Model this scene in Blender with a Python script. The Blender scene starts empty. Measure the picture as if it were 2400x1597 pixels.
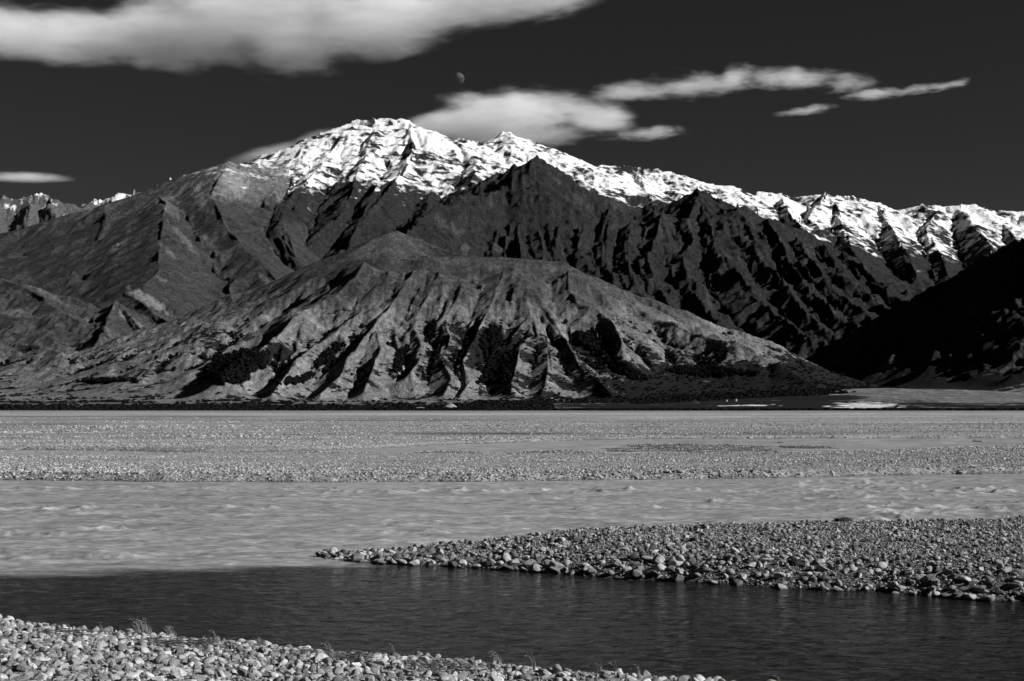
import bpy, math, random
import numpy as np
from mathutils import Vector

D = bpy.data
SC = bpy.context.scene
COL = SC.collection
rng = np.random.default_rng(7)
random.seed(7)

# ------------------------------------------------------------------ camera
F_PX, CX, HOR, H_CAM = 3333.0, 1200.0, 945.0, 5.0       # focal length, centre and horizon of the 2400 px wide picture
cam_d = D.cameras.new('camera')
cam = D.objects.new('camera', cam_d)
COL.objects.link(cam)
cam.location = (0, 0, H_CAM)
cam.rotation_euler = (math.radians(90), 0, 0)
cam_d.sensor_width = 36.0
cam_d.lens = 36.0 * F_PX / 2400.0
cam_d.shift_y = (HOR - 798.5) / 2400.0
cam_d.clip_start = 0.5
cam_d.clip_end = 120000.0
SC.camera = cam

# ------------------------------------------------------------------ light
SUN_AZ, SUN_EL = 104.0, 27.0                             # degrees, clockwise from +Y (straight ahead)
sd = Vector((math.sin(math.radians(SUN_AZ)) * math.cos(math.radians(SUN_EL)),
             math.cos(math.radians(SUN_AZ)) * math.cos(math.radians(SUN_EL)),
             math.sin(math.radians(SUN_EL))))
sun_d = D.lights.new('sun', 'SUN')
sun_d.energy = 5.0
sun_d.angle = math.radians(0.53)
sun_d.color = (1.0, 1.0, 1.0)
sun = D.objects.new('sun', sun_d)
COL.objects.link(sun)
sun.rotation_euler = sd.to_track_quat('Z', 'Y').to_euler()

world = D.worlds.new('World')
SC.world = world
world.use_nodes = True
nt = world.node_tree
nt.nodes.clear()
sky = nt.nodes.new('ShaderNodeTexSky')
sky.sky_type = 'NISHITA'
sky.sun_disc = False
sky.sun_elevation = math.radians(SUN_EL)
sky.sun_rotation = math.radians(SUN_AZ)
sky.altitude = 600
sky.air_density = 0.55
sky.dust_density = 0.25
sky.ozone_density = 1.0
sep = nt.nodes.new('ShaderNodeSeparateColor')            # the black and white film's red filter: only the red channel is kept
bg = nt.nodes.new('ShaderNodeBackground')
bg.inputs['Strength'].default_value = 0.05
wout = nt.nodes.new('ShaderNodeOutputWorld')
nt.links.new(sky.outputs[0], sep.inputs[0])
flt = nt.nodes.new('ShaderNodeMath'); flt.operation = 'MULTIPLY'   # the filter's own density
flt.inputs[1].default_value = 0.21
nt.links.new(sep.outputs[0], flt.inputs[0])
nt.links.new(flt.outputs[0], bg.inputs['Color'])
nt.links.new(bg.outputs[0], wout.inputs['Surface'])

SC.view_settings.view_transform = 'Standard'
SC.view_settings.look = 'None'
SC.view_settings.exposure = 0.7
SC.view_settings.gamma = 1.0
SC.view_settings.use_curve_mapping = False
SC.render.engine = 'CYCLES'
cy = SC.cycles
cy.use_denoising = True
cy.max_bounces = 6
cy.diffuse_bounces = 2
cy.glossy_bounces = 2
cy.transmission_bounces = 2
cy.transparent_max_bounces = 12
cy.volume_bounces = 4
cy.volume_step_rate = 1.0
cy.volume_max_steps = 128
cy.use_adaptive_sampling = True
cy.adaptive_threshold = 0.02

# ------------------------------------------------------------------ helpers
def tag(o, label=None, cat=None, group=None, kind=None):
    if label: o['label'] = label
    if cat: o['category'] = cat
    if group: o['group'] = group
    if kind: o['kind'] = kind
    return o

def P(px, py, Y):
    """a photograph pixel at a real distance Y metres -> a real point"""
    return ((px - CX) / F_PX * Y, Y, H_CAM + (HOR - py) / F_PX * Y)

def at_z(px, py, z):
    Y = (H_CAM - z) * F_PX / (py - HOR)
    return ((px - CX) / F_PX * Y, Y, z)

def mesh_np(name, verts, faces, mat=None, smooth=True, link=True, parent=None):
    """verts (n,3); faces (m,k) all with k corners"""
    me = D.meshes.new(name)
    v = np.ascontiguousarray(verts, dtype=np.float32)
    f = np.ascontiguousarray(faces, dtype=np.int32)
    me.vertices.add(len(v)); me.vertices.foreach_set('co', v.ravel())
    k = f.shape[1]
    me.loops.add(f.size); me.loops.foreach_set('vertex_index', f.ravel())
    me.polygons.add(len(f))
    me.polygons.foreach_set('loop_start', np.arange(0, f.size, k, dtype=np.int32))
    me.polygons.foreach_set('loop_total', np.full(len(f), k, dtype=np.int32))
    me.update(calc_edges=True)
    me.polygons.foreach_set('use_smooth', np.full(len(f), smooth, dtype=bool))
    if mat: me.materials.append(mat)
    o = D.objects.new(name, me)
    if link: COL.objects.link(o)
    if parent: o.parent = parent
    return o

def set_attr(o, name, arr4):
    a = o.data.attributes.new(name, 'FLOAT_COLOR', 'POINT')
    a.data.foreach_set('color', np.ascontiguousarray(arr4, dtype=np.float32).ravel())

def grid_faces(nr, nc):
    i = np.arange(nr - 1)[:, None] * nc + np.arange(nc - 1)[None, :]
    i = i.ravel()
    return np.stack([i, i + 1, i + nc + 1, i + nc], 1)

def hsh(ix, iy, seed):
    h = (ix.astype(np.int64) * 374761393 + iy.astype(np.int64) * 668265263 + seed * 974634777) & 0xFFFFFFFF
    h = ((h ^ (h >> 13)) * 1274126177) & 0xFFFFFFFF
    h = (h ^ (h >> 16)) & 0xFFFFFF
    return (h.astype(np.float32) / np.float32(16777216.0))

def gnoise(x, y, seed=0):
    """gradient noise, about -0.7..0.7"""
    x0 = np.floor(x); y0 = np.floor(y)
    fx = (x - x0).astype(np.float32); fy = (y - y0).astype(np.float32)
    ix = x0.astype(np.int64); iy = y0.astype(np.int64)
    u = fx * fx * fx * (fx * (fx * 6 - 15) + 10); v = fy * fy * fy * (fy * (fy * 6 - 15) + 10)
    def g(a, b):
        t = hsh(ix + a, iy + b, seed) * np.float32(6.2831853)
        return np.cos(t) * (fx - a) + np.sin(t) * (fy - b)
    n00, n10, n01, n11 = g(0, 0), g(1, 0), g(0, 1), g(1, 1)
    return (n00 * (1 - u) + n10 * u) * (1 - v) + (n01 * (1 - u) + n11 * u) * v

def fbm(x, y, octv=4, seed=0, gain=0.5):
    s = 0; a = 1.0
    for o in range(octv):
        s = s + a * gnoise(x * 2 ** o, y * 2 ** o, seed + o * 17)
        a *= gain
    return s

def ridged(x, y, octv=4, seed=0):
    s = 0; a = 0.5; w = 1.0
    for o in range(octv):
        n = 1 - np.abs(gnoise(x * 2 ** o, y * 2 ** o, seed + o * 31)) * 2
        n = n * n * w
        w = np.clip(n * 1.5, 0, 1)
        s = s + a * n; a *= 0.5
    return s

def sstep(a, b, x):
    t = np.clip((x - a) / (b - a), 0, 1)
    return t * t * (3 - 2 * t)

# ------------------------------------------------------------------ materials
class NT:
    def __init__(self, name):
        self.m = D.materials.new(name); self.m.use_nodes = True
        self.t = self.m.node_tree; self.t.nodes.clear()
        self.out = self.t.nodes.new('ShaderNodeOutputMaterial')
    def n(self, typ, **kw):
        nd = self.t.nodes.new(typ)
        for k, v in kw.items():
            setattr(nd, k, v)
        return nd
    def l(self, a, b): self.t.links.new(a, b)
    def val(self, v, sock):
        if isinstance(v, (int, float)): sock.default_value = v
        else: self.l(v, sock)
    def math(self, op, a, b=0.0, c=None, clamp=False):
        nd = self.n('ShaderNodeMath', operation=op); nd.use_clamp = clamp
        self.val(a, nd.inputs[0]); self.val(b, nd.inputs[1])
        if c is not None: self.val(c, nd.inputs[2])
        return nd.outputs[0]
    def mapr(self, x, a, b, c=0.0, d=1.0, smooth=False):
        nd = self.n('ShaderNodeMapRange'); nd.clamp = True
        if smooth: nd.interpolation_type = 'SMOOTHSTEP'
        self.l(x, nd.inputs[0])
        for k, v in zip((1, 2, 3, 4), (a, b, c, d)): self.val(v, nd.inputs[k])
        return nd.outputs[0]
    def mix(self, f, a, b):
        nd = self.n('ShaderNodeMix'); nd.data_type = 'FLOAT'
        self.val(f, nd.inputs[0]); self.val(a, nd.inputs[2]); self.val(b, nd.inputs[3])
        return nd.outputs[0]
    def noise(self, vec, scale, detail=4.0, rough=0.55, dist=0.0):
        nd = self.n('ShaderNodeTexNoise')
        nd.inputs['Scale'].default_value = scale; nd.inputs['Detail'].default_value = detail
        nd.inputs['Roughness'].default_value = rough; nd.inputs['Distortion'].default_value = dist
        if vec is not None: self.l(vec, nd.inputs['Vector'])
        return nd.outputs[0]
    def voro(self, vec, scale, feature='F1', out=0, rnd=1.0):
        nd = self.n('ShaderNodeTexVoronoi'); nd.feature = feature
        nd.inputs['Scale'].default_value = scale; nd.inputs['Randomness'].default_value = rnd
        if vec is not None: self.l(vec, nd.inputs['Vector'])
        return nd.outputs[out]
    def mapping(self, vec, scale=(1, 1, 1), rot=(0, 0, 0)):
        nd = self.n('ShaderNodeMapping'); nd.inputs['Scale'].default_value = scale
        nd.inputs['Rotation'].default_value = rot
        self.l(vec, nd.inputs['Vector']); return nd.outputs[0]
    def pos(self): return self.n('ShaderNodeNewGeometry').outputs['Position']
    def obj(self): return self.n('ShaderNodeTexCoord').outputs['Object']
    def bump(self, h, strength, dist, prev=None):
        nd = self.n('ShaderNodeBump'); self.val(strength, nd.inputs['Strength'])
        nd.inputs['Distance'].default_value = dist; self.l(h, nd.inputs['Height'])
        if prev is not None: self.l(prev, nd.inputs['Normal'])
        return nd.outputs[0]
    def bsdf(self, col, rough=0.9, spec=0.2, normal=None):
        nd = self.n('ShaderNodeBsdfPrincipled')
        if isinstance(col, (int, float)): nd.inputs['Base Color'].default_value = (col, col, col, 1)
        else: self.l(col, nd.inputs['Base Color'])
        self.val(rough, nd.inputs['Roughness'])
        self.val(spec, nd.inputs['Specular IOR Level'])
        if normal is not None: self.l(normal, nd.inputs['Normal'])
        self.l(nd.outputs[0], self.out.inputs['Surface'])
        return nd

def mat_mountain():
    t = NT('mountain_surface')
    at = t.n('ShaderNodeAttribute'); at.attribute_name = 'cover'
    sp = t.n('ShaderNodeSeparateColor'); t.l(at.outputs['Color'], sp.inputs[0])
    snow, alb, scrub = sp.outputs[0], sp.outputs[1], sp.outputs[2]
    p = t.pos()
    n1 = t.noise(t.mapping(p, (1.3, 0.7, 1.2)), 0.035, 7, 0.68)
    n2 = t.noise(p, 0.012, 5, 0.6)
    n3 = t.noise(t.mapping(p, (1, 1, 2.5)), 0.1, 4, 0.6)
    nf0 = t.noise(t.mapping(p, (1, 1, 1.6)), 0.085, 5, 0.7)
    # snow cover: broken by rock outcrops
    s = t.math('ADD', snow, t.math('MULTIPLY', t.math('SUBTRACT', n1, 0.5), 1.3))
    sm = t.mapr(t.math('ADD', s, t.math('MULTIPLY', t.math('SUBTRACT', nf0, 0.5), 0.8)), 0.32, 0.80)
    nf = t.noise(t.mapping(p, (1.5, 0.55, 0.8)), 0.11, 6, 0.75)
    nf3 = t.noise(t.mapping(p, (1.3, 0.6, 1.0)), 0.30, 4, 0.8)
    g = t.math('MULTIPLY', alb, t.mapr(n1, 0.25, 0.75, 0.5, 1.5))
    g = t.math('MULTIPLY', g, t.mapr(t.math('POWER', nf, 2.0), 0.10, 0.40, 0.55, 1.85))
    g = t.math('MULTIPLY', g, t.mapr(nf3, 0.34, 0.66, 0.6, 1.5))
    g = t.math('MULTIPLY', g, t.mapr(n2, 0.3, 0.7, 0.8, 1.2))
    # scrub: dark ragged bushes scattered over the tussock
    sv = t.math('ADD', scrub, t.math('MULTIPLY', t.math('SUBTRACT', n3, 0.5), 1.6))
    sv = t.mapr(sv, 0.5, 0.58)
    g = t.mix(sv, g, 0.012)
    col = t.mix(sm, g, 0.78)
    rockn = t.noise(t.mapping(p, (1.5, 0.6, 0.9)), 0.030, 10, 0.76, 0.4)
    bs = t.mix(sm, rockn, t.math('MULTIPLY', rockn, 0.45))
    nrm = t.bump(bs, t.math('MULTIPLY', at.outputs['Alpha'], 1.0), 34.0)
    t.bsdf(col, 0.95, 0.05, nrm)
    return t.m

def mat_gravel():
    t = NT('gravel_ground')
    at = t.n('ShaderNodeAttribute'); at.attribute_name = 'cover'
    sp = t.n('ShaderNodeSeparateColor'); t.l(at.outputs['Color'], sp.inputs[0])
    wet, tone, fine = sp.outputs[0], sp.outputs[1], sp.outputs[2]
    p = t.pos()
    v = t.voro(p, 7.0); vc = t.voro(p, 7.0, out=1)
    sv = t.n('ShaderNodeSeparateColor'); t.l(vc, sv.inputs[0])
    v2 = t.voro(p, 2.3); vc2 = t.voro(p, 2.3, out=1)
    sv2 = t.n('ShaderNodeSeparateColor'); t.l(vc2, sv2.inputs[0])
    n = t.noise(t.mapping(p, (0.25, 1, 1)), 0.35, 5, 0.6)
    g = t.math('MULTIPLY', tone, t.mapr(sv.outputs[0], 0, 1, 0.6, 1.35))
    g = t.math('MULTIPLY', g, t.mapr(sv2.outputs[0], 0, 1, 0.75, 1.25))
    g = t.math('MULTIPLY', g, t.mapr(n, 0.3, 0.7, 0.82, 1.16))
    g = t.math('MULTIPLY', g, t.mapr(wet, 0, 1, 1.0, 0.35))
    h = t.math('ADD', t.math('MULTIPLY', t.math('SUBTRACT', 1.0, v), 0.6), t.math('SUBTRACT', 1.0, v2))
    t.bsdf(g, 0.9, 0.15, t.bump(h, 0.7, 0.12))
    return t.m

def mat_stone(name, lo=0.16, hi=0.42, wet=False):
    t = NT(name)
    o = t.n('ShaderNodeObjectInfo').outputs['Random']
    rr = t.math('FRACT', t.math('MULTIPLY', o, 17.31))
    base = t.mapr(t.math('POWER', rr, 1.3), 0, 1, lo, hi)
    oc = t.obj()
    n = t.noise(oc, 2.2, 6, 0.65, 0.6)
    f = t.noise(oc, 14.0, 3, 0.6)
    vein = t.mapr(t.math('ABSOLUTE', t.math('SUBTRACT', t.noise(oc, 1.1, 3, 0.5, 1.2), 0.5)), 0, 0.012, 1.35, 1.0)
    g = t.math('MULTIPLY', base, t.mapr(n, 0.3, 0.7, 0.78, 1.2))
    g = t.math('MULTIPLY', g, t.mapr(f, 0.3, 0.7, 0.9, 1.1))
    g = t.math('MULTIPLY', g, vein)
    z = t.n('ShaderNodeSeparateXYZ'); t.l(t.pos(), z.inputs[0])
    g = t.math('MULTIPLY', g, t.mapr(z.outputs[2], 0.02, 0.07, 0.35, 1.0))   # wet band at the waterline
    hb = t.math('ADD', n, t.math('MULTIPLY', f, 0.3))
    t.bsdf(g, 0.8, 0.25, t.bump(hb, 0.5, 0.15))
    return t.m

def mat_plain(name, v, rough=0.9, spec=0.2, var=0.3, scale=3.0, trans=0.0):
    t = NT(name)
    g = t.math('MULTIPLY', t.mapr(t.noise(t.obj(), scale, 4, 0.6), 0.3, 0.7, 1 - var, 1 + var), v)
    b = t.bsdf(g, rough, spec)
    return t.m

M_MOUNT = mat_mountain()
M_GRAVEL = mat_gravel()
M_STONE = mat_stone('river_stone', 0.12, 0.46)
M_STONE_ISL = mat_stone('island_stone', 0.06, 0.36)
M_SCRUB = mat_plain('scrub_leaves', 0.012, 1.0, 0.0, 0.5, 0.3)
M_TREE = mat_plain('tree_leaves', 0.010, 1.0, 0.0, 0.6, 0.2)
M_WOOD = mat_plain('weathered_wood', 0.07, 0.9, 0.1, 0.4, 6)
M_PALEWOOD = mat_plain('bleached_wood', 0.22, 0.9, 0.1, 0.4, 6)
M_GRASS = mat_plain('dry_grass', 0.24, 0.8, 0.1, 0.3, 4)
M_SEED = mat_plain('seed_head', 0.34, 0.8, 0.1, 0.2, 8)
M_MOSS = mat_plain('dark_mat_plant', 0.03, 1.0, 0.0, 0.5, 5)
M_WHITE = mat_plain('white_paint', 0.8, 0.6, 0.3, 0.05, 2)
M_ROOF = mat_plain('pale_roof', 0.6, 0.5, 0.3, 0.05, 2)
M_PIT = mat_plain('pale_gravel_heap', 0.25, 1.0, 0.0, 0.25, 0.4)

# ------------------------------------------------------------------ mountains: ridge skeleton -> terrain
def c1(x, y): return (x / 2.489, 350 + y / 2.489)
def c2(x, y): return (700 + x / 2.1475, 250 + y / 2.1475)
def c3(x, y): return (1500 + x / 2.489, 350 + y / 2.489)

RIDGES = []      # (group, slope, fade length, points)
def ridge(group, slope, pts):
    RIDGES.append((group, slope, [P(*p) for p in pts]))
def fr(conv, pts, Yf):
    out = []
    for x, y in pts:
        a, b = conv(x, y)
        out.append((a, b, Yf(a, b)))
    return out

G_DIST, G_SNOW, G_LEFT, G_DARK, G_FRONT, G_RIGHT, G_FOOT = range(7)

# distant range at the far left
ridge(G_DIST, 0.75, [(-260, 440, 10500), (-80, 462, 10500), (0, 456, 10500), (76, 448, 10500), (120, 455, 10500), (189, 478, 10600), (221, 456, 11000),
                     (277, 443, 11000), (305, 443, 11000), (357, 434, 11200), (410, 408, 11400), (440, 430, 11400), (520, 480, 11600)])
ridge(G_DIST, 0.8, [(76, 448, 10500), (60, 520, 9900), (30, 600, 9200)])
ridge(G_DIST, 0.8, [(120, 455, 10500), (140, 520, 9900), (130, 600, 9300)])
ridge(G_DIST, 0.8, [(0, 456, 10500), (-10, 530, 9800), (-40, 620, 9200)])
# snowy main range
YM = 8000
ridge(G_SNOW, 0.50, [(534, 374, 6900), (562, 384, 7000), (643, 378, 7200), (683, 364, 7400), (700, 350, 7500), (760, 320, 7700), (812, 282, 7900), (826, 278, 7950),
                     (886, 277, 8000), (954, 279, 8000), (989, 297, 8000), (1026, 307, 8000), (1054, 320, 8000), (1100, 325, 8050), (1133, 331, 8100)])
ridge(G_SNOW, 0.50, [(1133, 331, 8500), (1180, 306, 8600), (1203, 307, 8600), (1240, 319, 8600), (1291, 345, 8600), (1324, 350, 8600),
                     (1343, 371, 8600), (1398, 383, 8600), (1500, 391, 8700), (1524, 393, 8700), (1580, 398, 8700), (1629, 410, 8700),
                     (1693, 432, 8700), (1741, 440, 8700), (1761, 450, 8700), (1789, 448, 8700), (1833, 450, 8700), (1870, 460, 8800),
                     (1942, 448, 8800), (1962, 458, 8800), (2006, 456, 8900), (2062, 470, 8900), (2103, 490, 9000), (2159, 478, 9000),
                     (2199, 482, 9000), (2247, 475, 9000), (2287, 478, 9000), (2336, 491, 9100), (2400, 495, 9100), (2520, 500, 9200),
                     (2700, 470, 9200), (2950, 520, 9300)])
for pts in [
    [(812, 282, 7900), (780, 350, 7300), (720, 420, 6600), (690, 480, 6000)],
    [(954, 279, 8000), (960, 340, 7400), (930, 400, 6800), (880, 470, 6100), (820, 560, 5300), (770, 610, 4900)],
    [(1054, 320, 8000), (1110, 352, 7500), (1127, 368, 7300), (1100, 420, 6700)],
    [(886, 277, 8000), (860, 350, 7300), (840, 400, 6800), (790, 500, 5800), (720, 570, 5200)],
    [(1000, 420, 6900), (1000, 470, 6300), (960, 530, 5600), (900, 580, 5100)], [(930, 405, 6900), (880, 420, 6600), (850, 500, 5800), (800, 580, 5100), (760, 640, 4600)], [(720, 420, 6600), (660, 470, 6000), (640, 540, 5300), (690, 600, 4800)],
    [(1324, 350, 8600), (1350, 400, 7900), (1400, 440, 7400)],
    [(1500, 391, 8700), (1520, 440, 8000), (1540, 470, 7500)],
    [(1761, 450, 8700), (1770, 490, 8100), (1830, 530, 7500)],
    [(1833, 450, 8700), (1860, 500, 8000), (1900, 540, 7400)],
    [(1942, 448, 8800), (1900, 505, 8000), (1930, 530, 7700)],
    [(1962, 458, 8800), (1985, 525, 7900), (2000, 575, 7200), (2060, 650, 6300)],
    [(2062, 470, 8900), (2090, 520, 8200), (2110, 560, 7600), (2150, 640, 6700)],
    [(2199, 482, 9000), (2170, 530, 8300), (2200, 590, 7400), (2230, 680, 6300)],
    [(2247, 475, 9000), (2290, 530, 8200), (2330, 570, 7500)],
    [(2336, 491, 9100), (2380, 540, 8400), (2420, 600, 7600)]]:
    ridge(G_SNOW, 0.51 if pts[0][0] < 1300 else 0.62, pts)
# left mountain
ridge(G_LEFT, 0.47, [(-420, 700, 5400), (-150, 670, 5500), (0, 640, 5700), (72, 612, 5800), (153, 548, 6000), (201, 480, 6200), (257, 466, 6300), (313, 448, 6400),
                     (361, 446, 6500), (426, 420, 6600), (482, 402, 6700), (534, 370, 6800), (562, 380, 6900), (643, 376, 7100), (683, 362, 7300)])
ridge(G_LEFT, 0.52, [(361, 446, 6500), (390, 462, 5900), (383, 495, 5300), (378, 527, 4850), (374, 575, 4350), (372, 623, 3950), (345, 650, 3700), (321, 671, 3500), (293, 679, 3350)])
ridge(G_FOOT, 0.62, [(293, 677, 3350), (330, 700, 3250), (370, 730, 3100), (410, 760, 2900)])
ridge(G_LEFT, 0.45, [(534, 372, 6800), (500, 440, 6000), (530, 520, 5200), (590, 590, 4600), (650, 650, 4100)])
ridge(G_LEFT, 0.45, [(643, 378, 7100), (640, 440, 6400), (660, 510, 5600), (700, 590, 4900)])
ridge(G_LEFT, 0.4, [(153, 548, 6000), (120, 590, 5400), (60, 625, 4900), (20, 655, 4400)])
ridge(G_LEFT, 0.4, [(257, 466, 6300), (230, 540, 5400), (170, 620, 4600), (150, 660, 4200)])
ridge(G_FOOT, 0.64, [(277, 700, 3050), (268, 715, 2950), (257, 736, 2800), (240, 770, 2650), (225, 796, 2500)])
ridge(G_FOOT, 0.58, [(277, 700, 3050), (320, 750, 2850), (350, 790, 2700)])
ridge(G_FOOT, 0.36, [(-400, 600, 3600), (-150, 630, 3500), (0, 643, 3300), (60, 668, 3150), (100, 691, 3000), (161, 736, 2800)])
ridge(G_FOOT, 0.45, [(-300, 790, 2300), (0, 800, 2250), (90, 806, 2200), (150, 822, 2150)])
ridge(G_FOOT, 0.3, [(300, 842, 2150), (380, 812, 2350), (430, 792, 2550)])
# dark middle mountain
YD = lambda a, b: 3900 + max(0.0, (800 - b)) / 370.0 * 2200
ridge(G_DARK, 0.74, [(942, 531, 4900), (985, 495, 5200), (1026, 464, 5500), (1120, 440, 5750), (1194, 420, 5950), (1230, 375, 6080), (1249, 359, 6100), (1275, 366, 6130), (1296, 390, 6150),
                     (1333, 427, 6200), (1361, 443, 6250), (1412, 464, 6300), (1500, 482, 6400), (1580, 462, 6400), (1641, 434, 6400), (1660, 438, 6380), (1677, 454, 6300),
                     (1717, 475, 6200), (1757, 489, 6200), (1805, 511, 6100), (1874, 547, 6000), (1906, 549, 6000), (1934, 563, 5900),
                     (1974, 583, 5800), (2040, 625, 5600), (2100, 690, 5400), (2140, 740, 5200)])
for pts, cv in [
    ([(880, 470), (850, 540), (830, 620), (850, 740)], c2), ([(990, 450), (940, 540), (900, 640), (890, 720)], c2),
    ([(1130, 400), (1070, 500), (1010, 600), (960, 720)], c2), ([(1180, 240), (1200, 330), (1190, 400), (1150, 500), (1110, 600), (1130, 740)], c2),
    ([(1230, 420), (1190, 560), (1230, 680), (1250, 780)], c2), ([(1340, 500), (1290, 600), (1280, 700), (1330, 800)], c2),
    ([(1420, 430), (1430, 560), (1400, 660), (1480, 800)], c2), ([(1560, 480), (1530, 620), (1540, 740), (1600, 900)], c2),
    ([(1680, 560), (1650, 680), (1680, 800), (1740, 940)], c2), ([(760, 520), (740, 600), (760, 720)], c2), ([(700, 560), (680, 640), (700, 700)], c2),
    ([(350, 210), (420, 330), (450, 450), (480, 560), (560, 700), (700, 850), (860, 980), (1000, 1060), (1200, 1120)], c3),
    ([(350, 250), (300, 380), (330, 480), (260, 600), (330, 760), (400, 900), (520, 1000)], c3),
    ([(150, 330), (120, 460), (60, 600), (120, 760), (200, 900)], c3),
    ([(560, 310), (640, 450), (720, 600), (860, 760), (960, 900), (1080, 1020), (1180, 1060)], c3),
    ([(740, 380), (820, 520), (900, 650), (1020, 800), (1150, 920), (1300, 1030)], c3),
    ([(930, 490), (1000, 600), (1090, 700), (1200, 820), (1330, 930), (1450, 1030)], c3),
    ([(1090, 535), (1160, 640), (1280, 740), (1400, 850), (1540, 960)], c3),
    ([(1200, 585), (1330, 680), (1450, 760), (1600, 880)], c3)]:
    ridge(G_DARK, (0.50, 0.52 + 0.24 * (len(RIDGES) * 0.37 % 1.0)), fr(cv, pts, YD))
ridge(G_DARK, 0.6, [(1660, 765, 3300), (1741, 808, 3000), (1830, 838, 2800), (1900, 872, 2600)])
# front hill
YF = lambda a, b: 1640 + (935 - b) / 330.0 * 500 if b > 605 else 2140 + (605 - b) / 65.0 * 520
ridge(G_FRONT, 0.50, [(640, 673, 2420), (700, 646, 2450), (760, 615, 2480), (840, 578, 2520), (900, 546, 2600), (921, 537, 2640), (950, 548, 2640), (979, 560, 2620), (1017, 578, 2580),
                      (1060, 590, 2500), (1096, 597, 2420), (1235, 604, 2350), (1319, 613, 2250)])
ridge(G_FRONT, 0.42, [(360, 817, 2150), (434, 776, 2250), (514, 736, 2300), (562, 705, 2350), (640, 673, 2420)])
ridge(G_FRONT, 0.66, [(1319, 613, 2250), (1370, 639, 2200), (1464, 692, 2120), (1548, 738, 2050), (1600, 757, 2000), (1669, 781, 1950), (1741, 800, 1900), (1800, 826, 1850),
                      (1850, 858, 1800), (1900, 892, 1750), (1930, 914, 1720)])
ridge(G_FRONT, 0.60, [(830, 606, 2250), (900, 602, 2210), (980, 606, 2180), (1050, 608, 2170), (1150, 610, 2170), (1235, 614, 2180), (1319, 618, 2190)])
for pts in [
    [(330, 770), (200, 900), (40, 1010), (-110, 1120), (-260, 1240), (-380, 1360)],
    [(440, 800), (330, 950), (250, 1060), (190, 1120), (60, 1200), (-60, 1330), (-150, 1450)],
    [(560, 800), (470, 950), (380, 1080), (330, 1150), (250, 1240), (210, 1340), (120, 1450)],
    [(690, 800), (640, 930), (570, 1040), (560, 1090), (610, 1150), (600, 1230), (540, 1330)],
    [(390, 1120), (400, 1200), (370, 1300), (330, 1430)],
    [(820, 830), (780, 950), (715, 1050), (750, 1140), (710, 1230), (770, 1350), (720, 1450)],
    [(1040, 800), (990, 930), (930, 1060), (870, 1180), (830, 1260), (860, 1380), (800, 1470)],
    [(1130, 810), (1190, 920), (1250, 1030), (1310, 1120), (1350, 1180), (1420, 1280), (1500, 1360), (1580, 1450)],
    [(1150, 930), (1170, 1040), (1190, 1120), (1120, 1200), (1100, 1300), (1080, 1400), (1090, 1470)],
    [(1240, 1180), (1250, 1290), (1230, 1400), (1200, 1470)],
    [(1350, 790), (1350, 880), (1400, 960), (1500, 1000), (1580, 1070), (1640, 1170)]
    ]:
    ridge(G_FRONT, (0.58, 0.78 + 0.30 * (len(RIDGES) * 0.37 % 1.0)), fr(c2, pts, YF))
TERRACE = [(760, 618, 2330), (840, 600, 2300), (1000, 597, 2290), (1150, 601, 2290), (1235, 607, 2280), (1310, 616, 2260)]
ridge(G_FRONT, 0.50, TERRACE)
# right hand mountain, running away from the viewer
ridge(G_RIGHT, 0.72, [(3600, 200, 2000), (2900, 360, 2300), (2600, 480, 2500), (2400, 557, 2800), (2356, 577, 3000), (2295, 605, 3250), (2223, 649, 3550), (2159, 710, 3900),
                      (2119, 746, 4200), (2090, 766, 4500), (2010, 815, 4700)])
ridge(G_RIGHT, 0.66, [(2900, 560, 1900), (2600, 640, 2050), (2400, 724, 2200), (2340, 740, 2250), (2287, 754, 2350), (2223, 812, 2550), (2150, 850, 2700), (2080, 885, 2850)])
ridge(G_RIGHT, 0.6, [(2700, 760, 1700), (2480, 830, 1800), (2380, 862, 1900), (2300, 885, 2000)])

# bare scree and eroded scars on the left mountain and elsewhere
SCARS = [(350, 705, 68, 13, 0.55, 2.2), (400, 490, 34, 14, 0.75, 1.2), (430, 560, 60, 7, 0.85, 1.0), (395, 590, 26, 6, 0.8, 1.2), (545, 430, 40, 46, 0.3, 0.9), (500, 580, 60, 6, 0.9, 0.9), (290, 568, 20, 5, -0.5, 1.5),
         (268, 580, 18, 5, -0.5, 1.3), (300, 745, 46, 8, 0.6, 1.2), (620, 655, 26, 8, 0.8, 1.4), (660, 400, 60, 16, 0.2, 0.7), (380, 655, 14, 6, .6, 1.4), (240, 770, 60, 8, 0.5, 0.8), (60, 735, 100, 10, 0.1, 0.8),
         (110, 690, 60, 6, 0.5, 0.9), (1090, 590, 10, 26, 0.1, 1.6), (1480, 690, 12, 30, -0.4, 1.4), (1450, 480, 40, 12, 0.3, 0.8), (470, 470, 14, 50, -0.4, 0.8), (1130, 430, 60, 14, -0.3, 0.9), (1010, 585, 40, 8, 0.7, .8)]
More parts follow.
